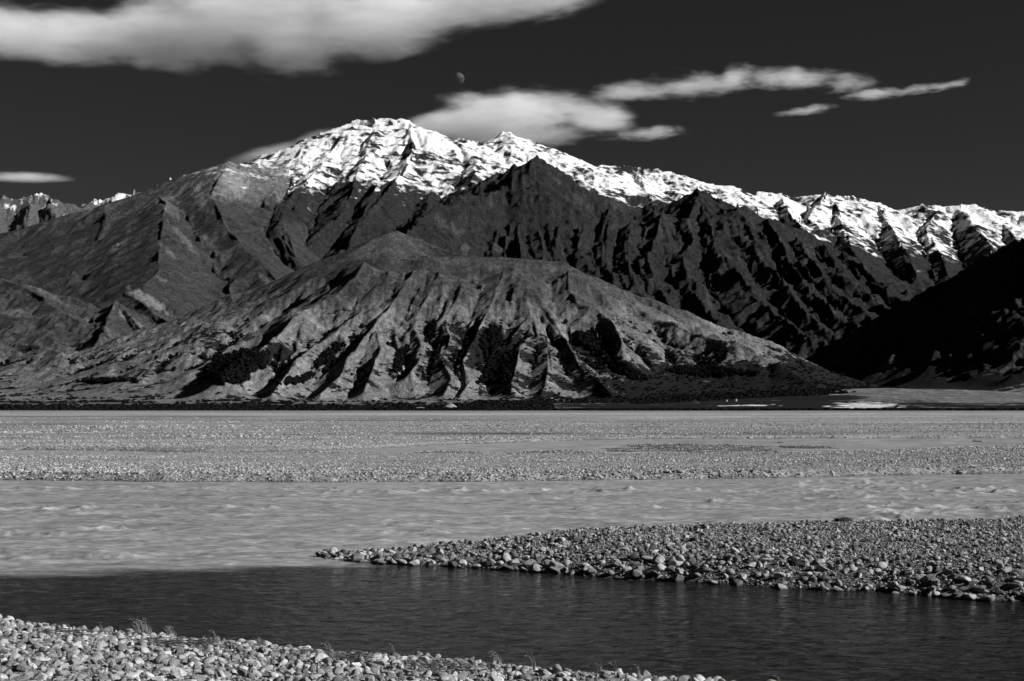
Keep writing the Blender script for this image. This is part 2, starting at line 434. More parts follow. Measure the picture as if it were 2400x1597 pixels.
def build_far():
    inner = np.linspace(-0.385, 0.385, 1020)
    a = np.concatenate([np.linspace(-0.62, -0.389, 55), inner, np.linspace(0.389, 0.80, 80)])
    segs = [(820, 1450, 70), (1450, 2800, 300), (2800, 6600, 320), (6600, 9400, 180), (9400, 12800, 60)]
    rows = np.concatenate([np.exp(np.linspace(math.log(s), math.log(e), n, endpoint=False)) for s, e, n in segs])
    nr, nc = len(rows), len(a)
    A, Y = np.meshgrid(a, rows)
    X = A * Y
    X = X.astype(np.float32); Y = Y.astype(np.float32)
    # domain warp makes the straight skeleton wander like a real ridge
    dist_k = np.clip(Y / 6000, 0.25, 1.6)
    wx = fbm(X / (330 * dist_k), Y / (330 * dist_k), 3, 11) * 56 * dist_k
    wy = fbm(X / (330 * dist_k) + 31, Y / (330 * dist_k), 3, 23) * 56 * dist_k
    Xw, Yw = X + wx * 0.7, Y + wy * 0.7
    NG = 7
    best = np.full((NG,) + X.shape, -1e4, dtype=np.float32)
    crest_d = np.full(X.shape, 1e9, dtype=np.float32)
    for g, s_in, pts in RIDGES:
        nseg = len(pts) - 1
        for si_, ((x0, y0, z0), (x1, y1, z1)) in enumerate(zip(pts[:-1], pts[1:])):
            s = s_in if not isinstance(s_in, tuple) else s_in[0] + (s_in[1] - s_in[0]) * (si_ + 0.5) / nseg
            L2 = (x1 - x0) ** 2 + (y1 - y0) ** 2
            reach = max(z0, z1) / (s * 0.62) + 60
            r0 = np.searchsorted(rows, min(y0, y1) - reach); r1 = np.searchsorted(rows, max(y0, y1) + reach)
            if r1 <= r0: continue
            # columns: bounded by the same reach
            ys = rows[r0]
            amin = min(x0, x1) - reach; amax = max(x0, x1) + reach
            cmin = amin / (rows[r1 - 1] if amin > 0 else max(ys, 820)); cmax = amax / (rows[r1 - 1] if amax < 0 else max(ys, 820))
            k0 = max(0, np.searchsorted(a, cmin) - 1); k1 = min(nc, np.searchsorted(a, cmax) + 1)
            if k1 <= k0: continue
            sl = (slice(r0, r1), slice(k0, k1))
            px, py = Xw[sl], Yw[sl]
            t = np.clip(((px - x0) * (x1 - x0) + (py - y0) * (y1 - y0)) / L2, 0, 1)
            d = np.sqrt((px - x0 - t * (x1 - x0)) ** 2 + (py - y0 - t * (y1 - y0)) ** 2)
            zr = z0 + t * (z1 - z0)
            # steep near the crest, easing to a fan below
            Ls = zr / s * 0.9 + 30
            z = zr - s * (0.72 * d + 0.28 * 0.45 * Ls * (1 - np.exp(-d / (0.45 * Ls))))
            best[g][sl] = np.maximum(best[g][sl], z)
            crest_d[sl] = np.minimum(crest_d[sl], d)
    base = 0.010 * np.maximum(Y - 930, 0) + 0.018 * np.maximum(Y - 1650, 0) + 0.02 * np.maximum(Y - 4500, 0)
    base = base + fbm(X / 240, Y / 160, 3, 5) * 3.0 * sstep(950, 1600, Y)
    base = np.where(Y < 960, base * sstep(860, 960, Y), base) - 0.5 * (1 - sstep(850, 880, Y))
    # the pale fan at the right rises a little toward the side valley
    fan = np.maximum(0, 1 - np.sqrt(((X - 420) / 330) ** 2 + ((Y - 1650) / 620) ** 2)) * 16
    base = base + fan * (X > 60)
    zm = best.max(0)
    grp = best.argmax(0)
    k = 6.0 + 0.004 * Y                                              # soft join of slope and plain
    h = np.clip(0.5 + 0.5 * (zm - base) / k, 0, 1)
    z = base * (1 - h) + zm * h + k * h * (1 - h)
    mt = sstep(4, 60, zm - base)                                     # 1 on the slopes, 0 on the plain
    def blur(q, n):
        for _ in range(n):
            q = (np.roll(q, 1, 0) + q * 2 + np.roll(q, -1, 0)) * 0.25
            q = (np.roll(q, 1, 1) + q * 2 + np.roll(q, -1, 1)) * 0.25
        return q
    def box(q, rr_, rc_):
        for ax_, n_ in ((0, rr_), (1, rc_)):
            q = np.moveaxis(q, ax_, 0)
            c_ = np.cumsum(np.concatenate([np.repeat(q[:1], n_ + 1, 0), q, np.repeat(q[-1:], n_, 0)]).astype(np.float64), 0)
            q = np.moveaxis((c_[2 * n_ + 1:] - c_[:-2 * n_ - 1]) / (2 * n_ + 1), 0, ax_)
        return q
    zb_ = box(box(z, 3, 9), 3, 9)
    zf_ = box(box(z, 7, 18), 6, 14)
    zb_ = np.where(grp == G_FRONT, zf_, zb_)
    soft = blur(np.where(grp == G_LEFT, 0.8, np.where(grp == G_FOOT, 0.35, np.where(grp == G_FRONT, 0.12 + 0.62 * sstep(110, 180, z) * (1 - sstep(200, 222, z)), 0.1))), 3) * sstep(1.0, 14.0, np.abs(zb_) * 0 + crest_d / 3 + 4 * (grp != G_DARK) + 6 * (grp == G_LEFT) + 8 * (grp == G_FRONT) * sstep(110, 150, z))
    z = z + (zb_ - z) * soft
    # ---- gullies that follow the fall line
    ra = np.gradient(a); rr = np.gradient(rows)
    def grad(zz):
        za = np.gradient(zz, axis=1) / ra[None, :]
        zy = np.gradient(zz, axis=0) / rr[:, None]
        gx = za / Y
        return gx.astype(np.float32), (zy - A / Y * za).astype(np.float32)
    def blur(q, n):
        for _ in range(n):
            q = (np.roll(q, 1, 0) + q * 2 + np.roll(q, -1, 0)) * 0.25
            q = (np.roll(q, 1, 1) + q * 2 + np.roll(q, -1, 1)) * 0.25
        return q
    gx, gy = grad(blur(z, 5))
    near = 1 - sstep(2600, 3300, Y)
    g_front = (grp == G_FRONT).astype(np.float32); g_left = ((grp == G_LEFT)).astype(np.float32)
    g_snow = (grp == G_SNOW).astype(np.float32); g_dark = (grp == G_DARK).astype(np.float32); g_foot = (grp == G_FOOT).astype(np.float32)
    g_rest = ((grp == G_DIST) | (grp == G_RIGHT)).astype(np.float32)
    rough_k = blur(0.85 * g_front * (1 - 0.88 * sstep(185, 222, z)) + 0.6 * g_left + 0.8 * g_foot + 0.8 * g_snow + 0.95 * g_dark + 1.1 * g_rest, 6)
    dz = np.zeros_like(X)
    ax, ay = gx.copy(), gy.copy()
    for lam, seed in ((520, 1), (270, 2), (140, 3), (74, 4), (38, 5), (20, 6), (11, 8)):
        if lam > 300: wgt = sstep(3500, 5000, Y)
        elif lam > 200: wgt = sstep(2300, 3600, Y)
        elif lam > 100: wgt = np.ones_like(Y)
        elif lam > 60: wgt = np.ones_like(Y)
        elif lam > 30: wgt = 1 - sstep(6500, 9000, Y) * 0.5
        elif lam > 15: wgt = 1 - sstep(3000, 4500, Y)
        else: wgt = 1 - sstep(2400, 3000, Y)
        m = np.sqrt(ax * ax + ay * ay) + 1e-5
        inv = np.minimum(1.0, m * 6) / m
        dx, dy = ay * inv, -ax * inv                                 # across the fall line
        f = 1.0 / lam
        qx, qy = X * f * 1.0, Y * f * 1.0
        ix, iy = np.floor(qx), np.floor(qy); fx, fy = (qx - ix).astype(np.float32), (qy - iy).astype(np.float32)
        sh = np.zeros_like(X); sdx = np.zeros_like(X); sdy = np.zeros_like(X); sw = np.zeros_like(X) + 1e-4
        for i in (-1, 0, 1, 2):
            for j in (-1, 0, 1, 2):
                jx = hsh(ix + i, iy + j, seed * 7 + 1) * 0.6 - 0.3; jy = hsh(ix + i, iy + j, seed * 7 + 2) * 0.6 - 0.3
                vx = fx - i - jx; vy = fy - j - jy
                w = np.exp(-(vx * vx + vy * vy) * 2.2)
                ph = (vx * dx + vy * dy) * np.float32(6.2831853 * 0.95)
                c, s_ = np.cos(ph), np.sin(ph)
                sh += c * w; sdx -= s_ * dx * w * 6.0; sdy -= s_ * dy * w * 6.0; sw += w
        sh /= sw; sdx /= sw; sdy /= sw
        amp = lam * 0.085 * rough_k * np.minimum(1.0, m * 3.0) * wgt * mt
        crest_fade = 0.35 + 0.65 * sstep(0, lam * 0.9, crest_d)
        e = sh * amp * crest_fade
        # a gully cuts sharper than a spur
        dz += e - 0.25 * amp
        ax = ax + sdx * amp * f * 1.1; ay = ay + sdy * amp * f * 1.1
    z = z + dz
    # ---- crags
    crag = blur(0.30 * g_front * (1 - 0.7 * sstep(175, 225, z)) + 0.12 * g_left + 0.2 * g_foot + 0.36 * g_snow + 0.9 * g_dark + 1.0 * g_rest, 4) * mt
    lam = 150.0
    r = ridged(X / lam, Y / lam, 4, 77) - 0.45
    z = z + r * 26 * crag * sstep(2500, 5000, Y)
    z = z + (ridged(X / 46, Y / 46, 3, 99) - 0.4) * 9 * crag
    z = z + fbm(X / 18, Y / 18, 2, 55) * 2.2 * crag * (1 - sstep(5500, 8000, Y)) + fbm(X / 60, Y / 40, 4, 60) * 2.5 * mt
    z = z + np.where(Y > 900, fbm(X / 30, Y / 20, 2, 8) * 0.5, 0)
    # ---- covers
    gx, gy = grad(z)
    slope = np.sqrt(gx * gx + gy * gy)
    PX = CX + A * F_PX
    PY = HOR - (z - H_CAM) / Y * F_PX
    n_lo = fbm(X / 300, Y / 300, 4, 200); n_hi = fbm(X / 70, Y / 70, 4, 210)
    # snow line height follows the range
    sl_x = np.array([-400, 0, 200, 420, 560, 620, 700, 900, 1100, 1200, 1260, 1400, 1560, 1700, 1850, 1960, 2100, 2300, 2420, 3000])
    sl_z = np.array([1600, 1590, 1600, 1600, 1290, 1130, 1060, 1065, 1090, 1060, 1120, 1080, 1170, 1120, 1000, 920, 890, 880, 880, 900])
    snowline = np.interp(PX, sl_x, sl_z)
    hs = (z - snowline) / 240.0
    sn = 0.5 + np.clip(hs * 1.0 + 0.04, -1.2, 0.36) + n_lo * 0.9 + n_hi * 0.95 + gnoise(X / 170, z / 15, 230) * 0.5 + gnoise(X / 60, z / 9, 231) * 0.3 + gnoise(X / 26, Y / 34, 232) * 0.6 - sstep(0.85, 1.6, slope) * 0.9
    sn = np.where((grp == G_SNOW) | (grp == G_DIST), sn, -1.0)
    sn = np.where((grp == G_LEFT) & (z > 1040) & (PX > 430), np.clip(0.2 + n_hi * 0.8, -1, .5), sn)
    sn = np.where((grp == G_DARK) & (z > 870), np.clip(-0.1 + n_hi * 0.6, -1, 0.4), sn)
    sn = np.clip(sn, -0.6, 1.6)
    # tussock and rock
    alb = np.full(X.shape, 0.06, dtype=np.float32)
    fz = sstep(110, 165, z + n_hi * 24)
    alb = np.where(grp == G_FRONT, 0.088 * (1 - fz) + 0.040 * fz, alb)
    alb = np.where(grp == G_FOOT, 0.075 * (1 - sstep(50, 140, z)) + 0.030 * sstep(50, 140, z), alb)
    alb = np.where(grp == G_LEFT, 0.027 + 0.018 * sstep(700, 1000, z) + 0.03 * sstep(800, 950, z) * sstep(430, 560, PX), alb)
    alb = np.where(grp == G_SNOW, 0.024, alb)
    alb = np.where(grp == G_DARK, 0.023, alb)
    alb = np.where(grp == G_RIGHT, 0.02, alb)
    alb = np.where(grp == G_DIST, 0.075, alb)
    alb = blur(alb, 3)
    # scree: pale streaks down the fall line on steep upper slopes
    scree = sstep(0.15, 0.42, gnoise(X / 55, Y / 320, 301) + 0.6 * gnoise(X / 24, Y / 150, 302)) * sstep(-0.1, 0.3, n_lo + 0.05)
    alb = alb * (1 + 1.1 * scree * np.where(grp == G_LEFT, sstep(450, 900, z), np.where(grp == G_DARK, 0.8, 0.0)))
    for (ex, ey, ea, eb, er, boost) in SCARS:
        c_, s_ = math.cos(er), math.sin(er)
        dx_, dy_ = PX - ex, PY - ey
        q_ = ((dx_ * c_ + dy_ * s_) / ea) ** 2 + ((-dx_ * s_ + dy_ * c_) / eb) ** 2
        q_ = 1 - q_ + 1.1 * gnoise(PX / 9, PY / 16, 33) + 0.6 * gnoise(PX / 4, PY / 6, 34)
        alb = alb * (1 + boost * sstep(0.0, 0.6, q_) * ((grp == G_LEFT) | (grp == G_FOOT) | (grp == G_SNOW) | (grp == G_DARK)))
    # scrub: on the plain, in gully floors, thinning upward
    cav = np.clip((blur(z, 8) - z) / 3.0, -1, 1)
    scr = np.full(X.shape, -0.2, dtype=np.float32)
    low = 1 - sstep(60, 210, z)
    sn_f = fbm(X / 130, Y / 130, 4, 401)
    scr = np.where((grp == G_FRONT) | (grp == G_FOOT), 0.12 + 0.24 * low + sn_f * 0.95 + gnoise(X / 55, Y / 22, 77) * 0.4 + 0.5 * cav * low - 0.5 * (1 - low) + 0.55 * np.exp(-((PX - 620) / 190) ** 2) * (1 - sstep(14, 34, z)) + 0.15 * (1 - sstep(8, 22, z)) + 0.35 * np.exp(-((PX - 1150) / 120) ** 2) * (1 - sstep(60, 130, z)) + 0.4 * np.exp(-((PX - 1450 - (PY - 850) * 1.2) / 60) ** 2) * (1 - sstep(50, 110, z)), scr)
    scr = np.where(grp == G_RIGHT, 0.4 + sn_f, scr)
    flat = (1 - mt)
    silt_p = np.exp(-((X - 275) / 34) ** 2 - ((Y - 1130 - (X - 275) * 1.3) / 60) ** 2) + np.exp(-((X - 190) / 26) ** 2 - ((Y - 1180) / 22) ** 2)
    pl = 0.80 + 0.42 * sstep(0.03, 0.08, X / Y) * (1 - sstep(0.22, 0.26, X / Y)) - 0.28 * (X < -40) + fbm(X / 70, Y / 30, 3, 420) * 0.8 + 0.7 * sstep(1650, 1800, Y) * sstep(150, 350, X) - 0.27 * sstep(1060, 1300, Y) + 0.45 * gnoise(X / 26, Y / 13, 423) * (1 - sstep(60, 260, X))
    # bare pale patches and the open fan at the right
    bare = 1.4 * sstep(0.20, 0.25, X / Y) * sstep(0.0, 0.5, 1 - np.sqrt(((X - 560) / 300) ** 2 + ((Y - 1500) / 560) ** 2)) * (0.7 + gnoise(X / 90, Y / 60, 5) + 0.6 * gnoise(X / 25, Y / 18, 6))
    bare += 0
    bare += 1.2 * np.exp(-((Y - 965 + 18 * gnoise(X / 120, Y * 0, 9)) / 9) ** 2) * sstep(0, .2, gnoise(X / 40, Y * 0 + 3, 12))
    strip = sstep(0.04, 0.0, np.abs(Y - 905) / 2000)
    pl = pl - bare * (1 - sstep(1650, 1850, Y)) - 1.2 * np.clip((silt_p + 0.9 * gnoise(X / 9, Y / 7, 78) * (silt_p > 0.1) - 0.25) * 2.2, 0, 1)
    scr = scr * (1 - flat) + pl * flat
    alb = alb * (1 - flat) + (0.10 + 0.32 * np.clip((silt_p + 0.9 * gnoise(X / 9, Y / 7, 78) * (silt_p > 0.1) - 0.25) * 2.2, 0, 1)) * flat
    scr = np.where(Y < 868 + 10 * gnoise(X / 60, X * 0, 44), -0.3, scr)
    rk = blur(np.where((grp == G_SNOW) | (grp == G_DARK) | (grp == G_DIST), 1.0, 0.4), 4)
    cover = np.stack([sn, alb, np.clip(scr, -0.5, 1.3), rk], -1).astype(np.float32)
    V = np.stack([X, Y, z], -1).reshape(-1, 3)
    C = cover.reshape(-1, 4)
    # ---- one mesh for each mountain: quads go to the mountain they belong to
    gq = grp[:-1, :-1].copy()
    plain = (mt[:-1, :-1] < 0.5)
    gq[plain] = 7
    faces = grid_faces(nr, nc)
    gq = gq.ravel()
    names = {G_DIST: 'distant_mountain_range', G_SNOW: 'snowy_mountain', G_LEFT: 'tussock_mountain', G_DARK: 'rocky_mountain', G_FRONT: 'front_hill',
             G_RIGHT: 'shaded_mountain', G_FOOT: 'foothills', 7: 'valley_floor'}
    labels = {G_DIST: 'far craggy range with thin snow on the skyline beyond the tussock mountain',
              G_SNOW: 'highest mountain range with bright snow along its whole crest',
              G_LEFT: 'smooth tussock covered mountain with a sharp ridge facing the river',
              G_DARK: 'dark gullied rock mountain below the snowy crest',
              G_FRONT: 'flat topped hill cut by deep gullies in the middle of the valley side',
              G_RIGHT: 'mountain flank lying in black shadow beside the side valley',
              G_FOOT: 'low foothills and terraces at the foot of the mountains',
              7: 'scrub covered valley floor between the gravel riverbed and the hills'}
    for g, nm in names.items():
        f = faces[gq == g]
        if len(f) == 0: continue
        used = np.unique(f)
        remap = np.zeros(len(V), dtype=np.int32); remap[used] = np.arange(len(used))
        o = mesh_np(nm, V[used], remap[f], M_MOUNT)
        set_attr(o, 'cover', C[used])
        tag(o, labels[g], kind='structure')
    cavb = np.clip((box(box(z, 4, 10), 4, 10) - z) / 5.0, -1, 1)
    return a, rows, z, scr, grp, mt, slope, cavb

FA, FROWS, FZ, FSCR, FGRP, FMT, FSLOPE, FCAV = build_far()

def far_z(x, y):
    """terrain height of the far land at arrays x, y"""
    a = x / y
    ci = np.interp(a, FA, np.arange(len(FA))); ri = np.interp(y, FROWS, np.arange(len(FROWS)))
    c0 = np.clip(ci.astype(int), 0, len(FA) - 2); r0 = np.clip(ri.astype(int), 0, len(FROWS) - 2)
    u, v = ci - c0, ri - r0
    return (FZ[r0, c0] * (1 - u) + FZ[r0, c0 + 1] * u) * (1 - v) + (FZ[r0 + 1, c0] * (1 - u) + FZ[r0 + 1, c0 + 1] * u) * v, r0, c0

# ------------------------------------------------------------------ riverbed: gravel banks and channels
def shore(pts, z=0.0):
    q = sorted([at_z(px, py, zz)[:2] for px, py, zz in [(p + (z,)) if len(p) == 2 else p for p in pts]])
    return np.array([a for a, _ in q]), np.array([b for _, b in q])
S_NEAR = shore([(-500, 1400, .45), (0, 1449, .45), (55, 1460, .45), (178, 1475, .45), (288, 1483, .45), (424, 1498, .45), (573, 1507, .45), (721, 1524, .45), (891, 1538, .45), (1000, 1545, .45),
                (1112, 1557, .45), (1273, 1573, .45), (1425, 1579, .45), (1600, 1593, .45), (1729, 1600, .45), (2400, 1660, .45)])
S_ISL0 = shore([(734, 1309), (895, 1321), (1063, 1329), (1223, 1339), (1326, 1347), (1464, 1357), (1600, 1362), (1653, 1367), (1844, 1382), (2073, 1390), (2264, 1405), (2400, 1411), (2900, 1440)])
S_ISL1 = shore([(734, 1308, 0), (929, 1293, .25), (1044, 1280, .33), (1196, 1271, .42), (1349, 1257, .5), (1502, 1250, .55), (1767, 1246, .58), (1958, 1242, .6), (2187, 1240, .6), (2400, 1231, .65), (2900, 1215, .6)])
S_MID0 = shore([(-300, 1122), (0, 1126), (300, 1129), (600, 1131), (900, 1130), (1200, 1128.5), (1600, 1124), (1811, 1121), (1900, 1119), (2200, 1113), (2400, 1110.5), (2800, 1105)])
CH_Z = 0.22
S_CH0 = shore([(-400, 1066), (0, 1067), (300, 1069), (600, 1071), (900, 1072), (1200, 1073), (1505, 1073), (1811, 1071), (2015, 1066), (2193, 1059), (2400, 1049), (2800, 1043)], CH_Z)
S_CH1 = shore([(-400, 1052), (0, 1054), (250, 1057), (484, 1062), (650, 1059), (820, 1053), (1000, 1045), (1200, 1038), (1353, 1033), (1505, 1029), (1900, 1028), (2400, 1028), (2900, 1027)], CH_Z)
S_CREST = S_ISL1

def near_height(X, Y):
    i = lambda S: np.interp(X, S[0], S[1])
    wob = fbm(X / 5, Y / 5, 3, 70) * 0.35
    prof = lambda d, w, h: h * (1 - np.exp(-np.maximum(d, 0) / w)) + np.minimum(d, 0) * 0.22
    # near bank
    dn = i(S_NEAR) - Y + wob * 0.6
    z_near = np.where(dn > -1.0, np.minimum((dn + 1.0) * 0.45, 0.45 + 0.06 * np.maximum(dn, 0)), (dn + 1.0) * 0.25)
    z_near = z_near + 0.07 * np.maximum(0, 17 - Y)
    # island
    d0 = Y - i(S_ISL0) + wob; d1 = (i(S_ISL1) + 1.6) - Y + wob
    tip = (X - at_z(734, 1309, 0)[0])
    w = np.maximum(i(S_ISL1) - i(S_ISL0), 0.1)
    hz = np.clip(w * 0.085 + 0.06, 0.05, 0.68)
    z_isl = np.minimum(prof(d0, 1.6, 1.0) * hz * 1.0 + np.where(d0 > 0, 0.02 * d0, 0), np.where(d1 < 0, d1 * 0.3, np.minimum(d1 * 0.4, 2)))
    z_isl = np.where(d0 < 0, d0 * 0.2, z_isl)
    z_isl = np.where(tip < 0, np.minimum(z_isl, tip * 0.12 - 0.02), z_isl)
    # middle bank
    d0 = Y - i(S_MID0) + wob * 2; d1 = i(S_CH0) - Y + wob
    z_mid = np.where(d0 < 0, d0 * 0.2, np.minimum(0.55 * d0, 0.45) + 0.25 * (1 - np.exp(-np.maximum(d0, 0) / 8)))
    z_mid = np.minimum(z_mid, CH_Z + np.where(d1 < 0, d1 * 0.2, d1 * 0.16) )
    # far bank and onward to the edge of the scrub
    d0 = Y - i(S_CH1) + wob * 2
    z_far = CH_Z + np.where(d0 < 0, d0 * 0.2, np.minimum(d0 * 0.25, 0.35))
    bars = fbm(X / 160 + 7, Y / 22, 3, 90) * 0.55 + fbm(X / 70 + 3, Y / 9, 3, 92) * 0.22
    z_far = np.where(d0 > 0, z_far + bars * sstep(0, 14, d0) * (1 - 0.7 * sstep(500, 800, Y)), z_far)
    # gravel bars standing in the side channel
    def bar(px, py, rx, ry, h, rot=0.0):
        c = at_z(px, py, CH_Z); sx = rx / F_PX * c[1]; sy = (CX * 0 + ry) * c[1] ** 2 / ((H_CAM - CH_Z) * F_PX)
        q = (X - c[0]) / sx; r = (Y - c[1] - rot * (X - c[0])) / sy
        d = 1 - np.sqrt(q * q + r * r) + fbm(X / 6, Y / 6, 3, int(px)) * 0.7
        return CH_Z + np.clip(d, -1, 0.6) * h
    z_b = np.maximum.reduce([bar(1640, 1052, 190, 9, 0.35, 0.12), bar(1320, 1063, 105, 6, 0.3, 0.1), bar(1070, 1064, 100, 4.5, 0.3, 0.1), bar(770, 1063, 110, 2.8, 0.25, 0.25),
                             bar(1900, 1049, 60, 4, 0.12, -0.2), bar(1180, 1067, 30, 3, 0.1, 0)])
    z_b = np.where(Y < i(S_CH0) - 4, -2.0, z_b)
    z = np.maximum.reduce([z_near, z_isl, z_mid, z_far, z_b])
    land = z > np.where(Y > i(S_MID0) + 4, CH_Z, 0)
    z = z + np.where(land, fbm(X / 1.7, Y / 1.7, 3, 31) * 0.045, 0)
    zone = np.argmax(np.stack([z_near, z_isl, z_mid, z_far, z_b]), 0)
    return z, zone

LINES = [(-300, 2700, 972, 2.0, 0.35), (1330, 2700, 980, 1.6, 0.35), (1900, 2700, 990, 2.0, 0.3), (2116, 2700, 998.5, 1.2, -0.6), (430, 1300, 987.5, 1.3, -0.5), (0, 260, 996, 1.6, -0.45), (475, 620, 995, 1.6, -0.55),  # pale strips are silt; dark ones also paint in shade of low scarps
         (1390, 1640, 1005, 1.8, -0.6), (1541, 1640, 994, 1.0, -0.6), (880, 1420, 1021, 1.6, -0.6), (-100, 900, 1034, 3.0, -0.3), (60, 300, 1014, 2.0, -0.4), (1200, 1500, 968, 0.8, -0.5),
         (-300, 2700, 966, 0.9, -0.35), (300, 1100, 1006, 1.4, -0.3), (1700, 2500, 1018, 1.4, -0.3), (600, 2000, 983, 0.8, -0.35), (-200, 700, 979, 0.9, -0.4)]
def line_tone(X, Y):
    """old flow lines: pale silt strips and dark strips of damp and painted scarp shade along the riverbed"""
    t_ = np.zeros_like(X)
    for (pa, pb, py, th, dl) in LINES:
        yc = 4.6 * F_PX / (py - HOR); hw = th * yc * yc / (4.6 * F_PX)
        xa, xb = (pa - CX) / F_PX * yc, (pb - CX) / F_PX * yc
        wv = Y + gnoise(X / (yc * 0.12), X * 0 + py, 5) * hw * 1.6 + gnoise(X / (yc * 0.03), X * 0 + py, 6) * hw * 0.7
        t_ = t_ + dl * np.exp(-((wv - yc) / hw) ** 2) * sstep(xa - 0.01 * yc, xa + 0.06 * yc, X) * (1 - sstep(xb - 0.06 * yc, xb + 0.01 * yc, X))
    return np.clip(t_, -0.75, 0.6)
def build_near():
    u = np.concatenate([np.linspace(-1.3, -0.44, 40), np.linspace(-0.435, 0.435, 520), np.linspace(0.44, 1.3, 40)])
    rows = np.concatenate([np.linspace(-30, 14, 12), np.linspace(15, 60, 210), np.exp(np.linspace(math.log(60.4), math.log(200), 180)), np.exp(np.linspace(math.log(201), math.log(880), 170))])
    W = np.maximum(rows, 0) + 14
    U, Y = np.meshgrid(u, rows)
    X = U * W[:, None]
    z, zone = near_height(X, Y)
    z = np.where(Y < 14, np.minimum(z, 3.25), z)
    z = np.where(Y > 820, z * (1 - sstep(820, 868, Y)) - 0.1 * sstep(820, 868, Y), z)
    wl = np.where(Y > np.interp(X, *S_MID0) + 4, CH_Z, 0.0)
    wet = 1 - sstep(0.0, 0.10, z - wl)
    # fine silt lenses and coarse bars: real changes of grain along old flow lines
    b = fbm(X / 150, Y / 9, 4, 140)
    tone = 0.22 + 0.10 * np.clip(b, -1, 1) + 0.02 * sstep(300, 700, Y)
    tone = np.where((zone == 4), 0.09, tone)
    tone = np.where(Y < 60, np.where(zone == 0, 0.14, 0.07), tone)
    dark = sstep(0.12, 0.3, gnoise(X / 60, Y / 14, 150) - 0.25 * sstep(0, 300, Y))  # strips where shade of low scarps is painted into the gravel tone
    tone = tone * (1 - 0.4 * dark * (Y > 130))
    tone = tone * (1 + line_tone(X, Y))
    o = mesh_np('gravel_riverbed', np.stack([X, Y, z], -1).reshape(-1, 3), grid_faces(len(rows), len(u)), M_GRAVEL)
    set_attr(o, 'cover', np.stack([wet, tone, b, np.ones_like(b)], -1).reshape(-1, 4))
    tag(o, 'pale gravel riverbed with banks and bars between the river channels', kind='structure')
build_near()

# ------------------------------------------------------------------ water
def water_sheet(name, x0, x1, y0, y1, nx, ny, z, mat, hfun, label, polar=True):
    rows = np.exp(np.linspace(math.log(y0), math.log(y1), ny))
    u = np.linspace(x0, x1, nx)
    U, Y = np.meshgrid(u, rows)
    X = U * (Y + 14)
    Z = z + hfun(X, Y)
    o = mesh_np(name, np.stack([X, Y, Z], -1).reshape(-1, 3), grid_faces(ny, nx), mat)
    tag(o, label, kind='structure')
    return o

S_MILK = shore([(-400, 1352), (0, 1349), (160, 1347), (382, 1341), (520, 1337), (636, 1331), (848, 1326), (895, 1320), (1063, 1310), (2900, 1310)])
def mat_water():
    t = NT('braided_river_water')
    at = t.n('ShaderNodeAttribute'); at.attribute_name = 'cover'
    sp = t.n('ShaderNodeSeparateColor'); t.l(at.outputs['Color'], sp.inputs[0])
    milk, foam, calm = sp.outputs[0], sp.outputs[1], sp.outputs[2]
    p = t.pos()
    # streaks stretched along the current
    st = t.noise(t.mapping(p, (0.5, 1.0, 1), (0, 0, 0.25)), 0.7, 6, 0.6, 0.6)
    st2 = t.noise(t.mapping(p, (0.75, 1.0, 1), (0, 0, -0.5)), 1.9, 4, 0.6, 0.3)
    big = t.noise(t.mapping(p, (0.2, 1.0, 1)), 0.25, 3, 0.5)
    silt = t.math('MULTIPLY', t.mapr(st, 0.3, 0.7, 0.7, 1.36), 0.212)
    silt = t.math('MULTIPLY', silt, t.mapr(st2, 0.3, 0.7, 0.66, 1.42))
    st3 = t.noise(t.mapping(p, (0.6, 1.0, 1), (0, 0, 0.4)), 4.2, 3, 0.6)
    silt = t.math('MULTIPLY', silt, t.mapr(st3, 0.35, 0.68, 0.82, 1.38))
    silt = t.math('MULTIPLY', silt, t.mapr(big, 0.3, 0.7, 0.93, 1.07))
    fo = t.math('MULTIPLY', foam, t.mapr(t.math('ADD', st, t.math('MULTIPLY', st2, 0.5)), 0.58, 0.86))
    silt = t.mix(t.math('MULTIPLY', fo, 0.9, clamp=True), silt, 0.50)
    col = t.mix(milk, 0.008, silt)
    r1 = t.noise(t.mapping(p, (0.8, 1.0, 1), (0, 0, 0.35)), 4.5, 4, 0.6, 0.5)
    r2 = t.noise(t.mapping(p, (0.85, 1.0, 1), (0, 0, -0.5)), 1.9, 3, 0.5, 0.3)
    hb = t.math('ADD', t.math('MULTIPLY', r1, 0.5), r2)
    hm = t.math('ADD', t.math('MULTIPLY', st2, 0.8), st)
    hh = t.mix(milk, hb, hm)
    nrm = t.bump(hh, t.mix(milk, 1.0, 0.8), 0.10)
    rough = t.mix(milk, 0.09, 0.34)
    t.bsdf(col, rough, t.mix(milk, 0.28, 0.12), nrm)
    return t.m
M_WATER = mat_water()

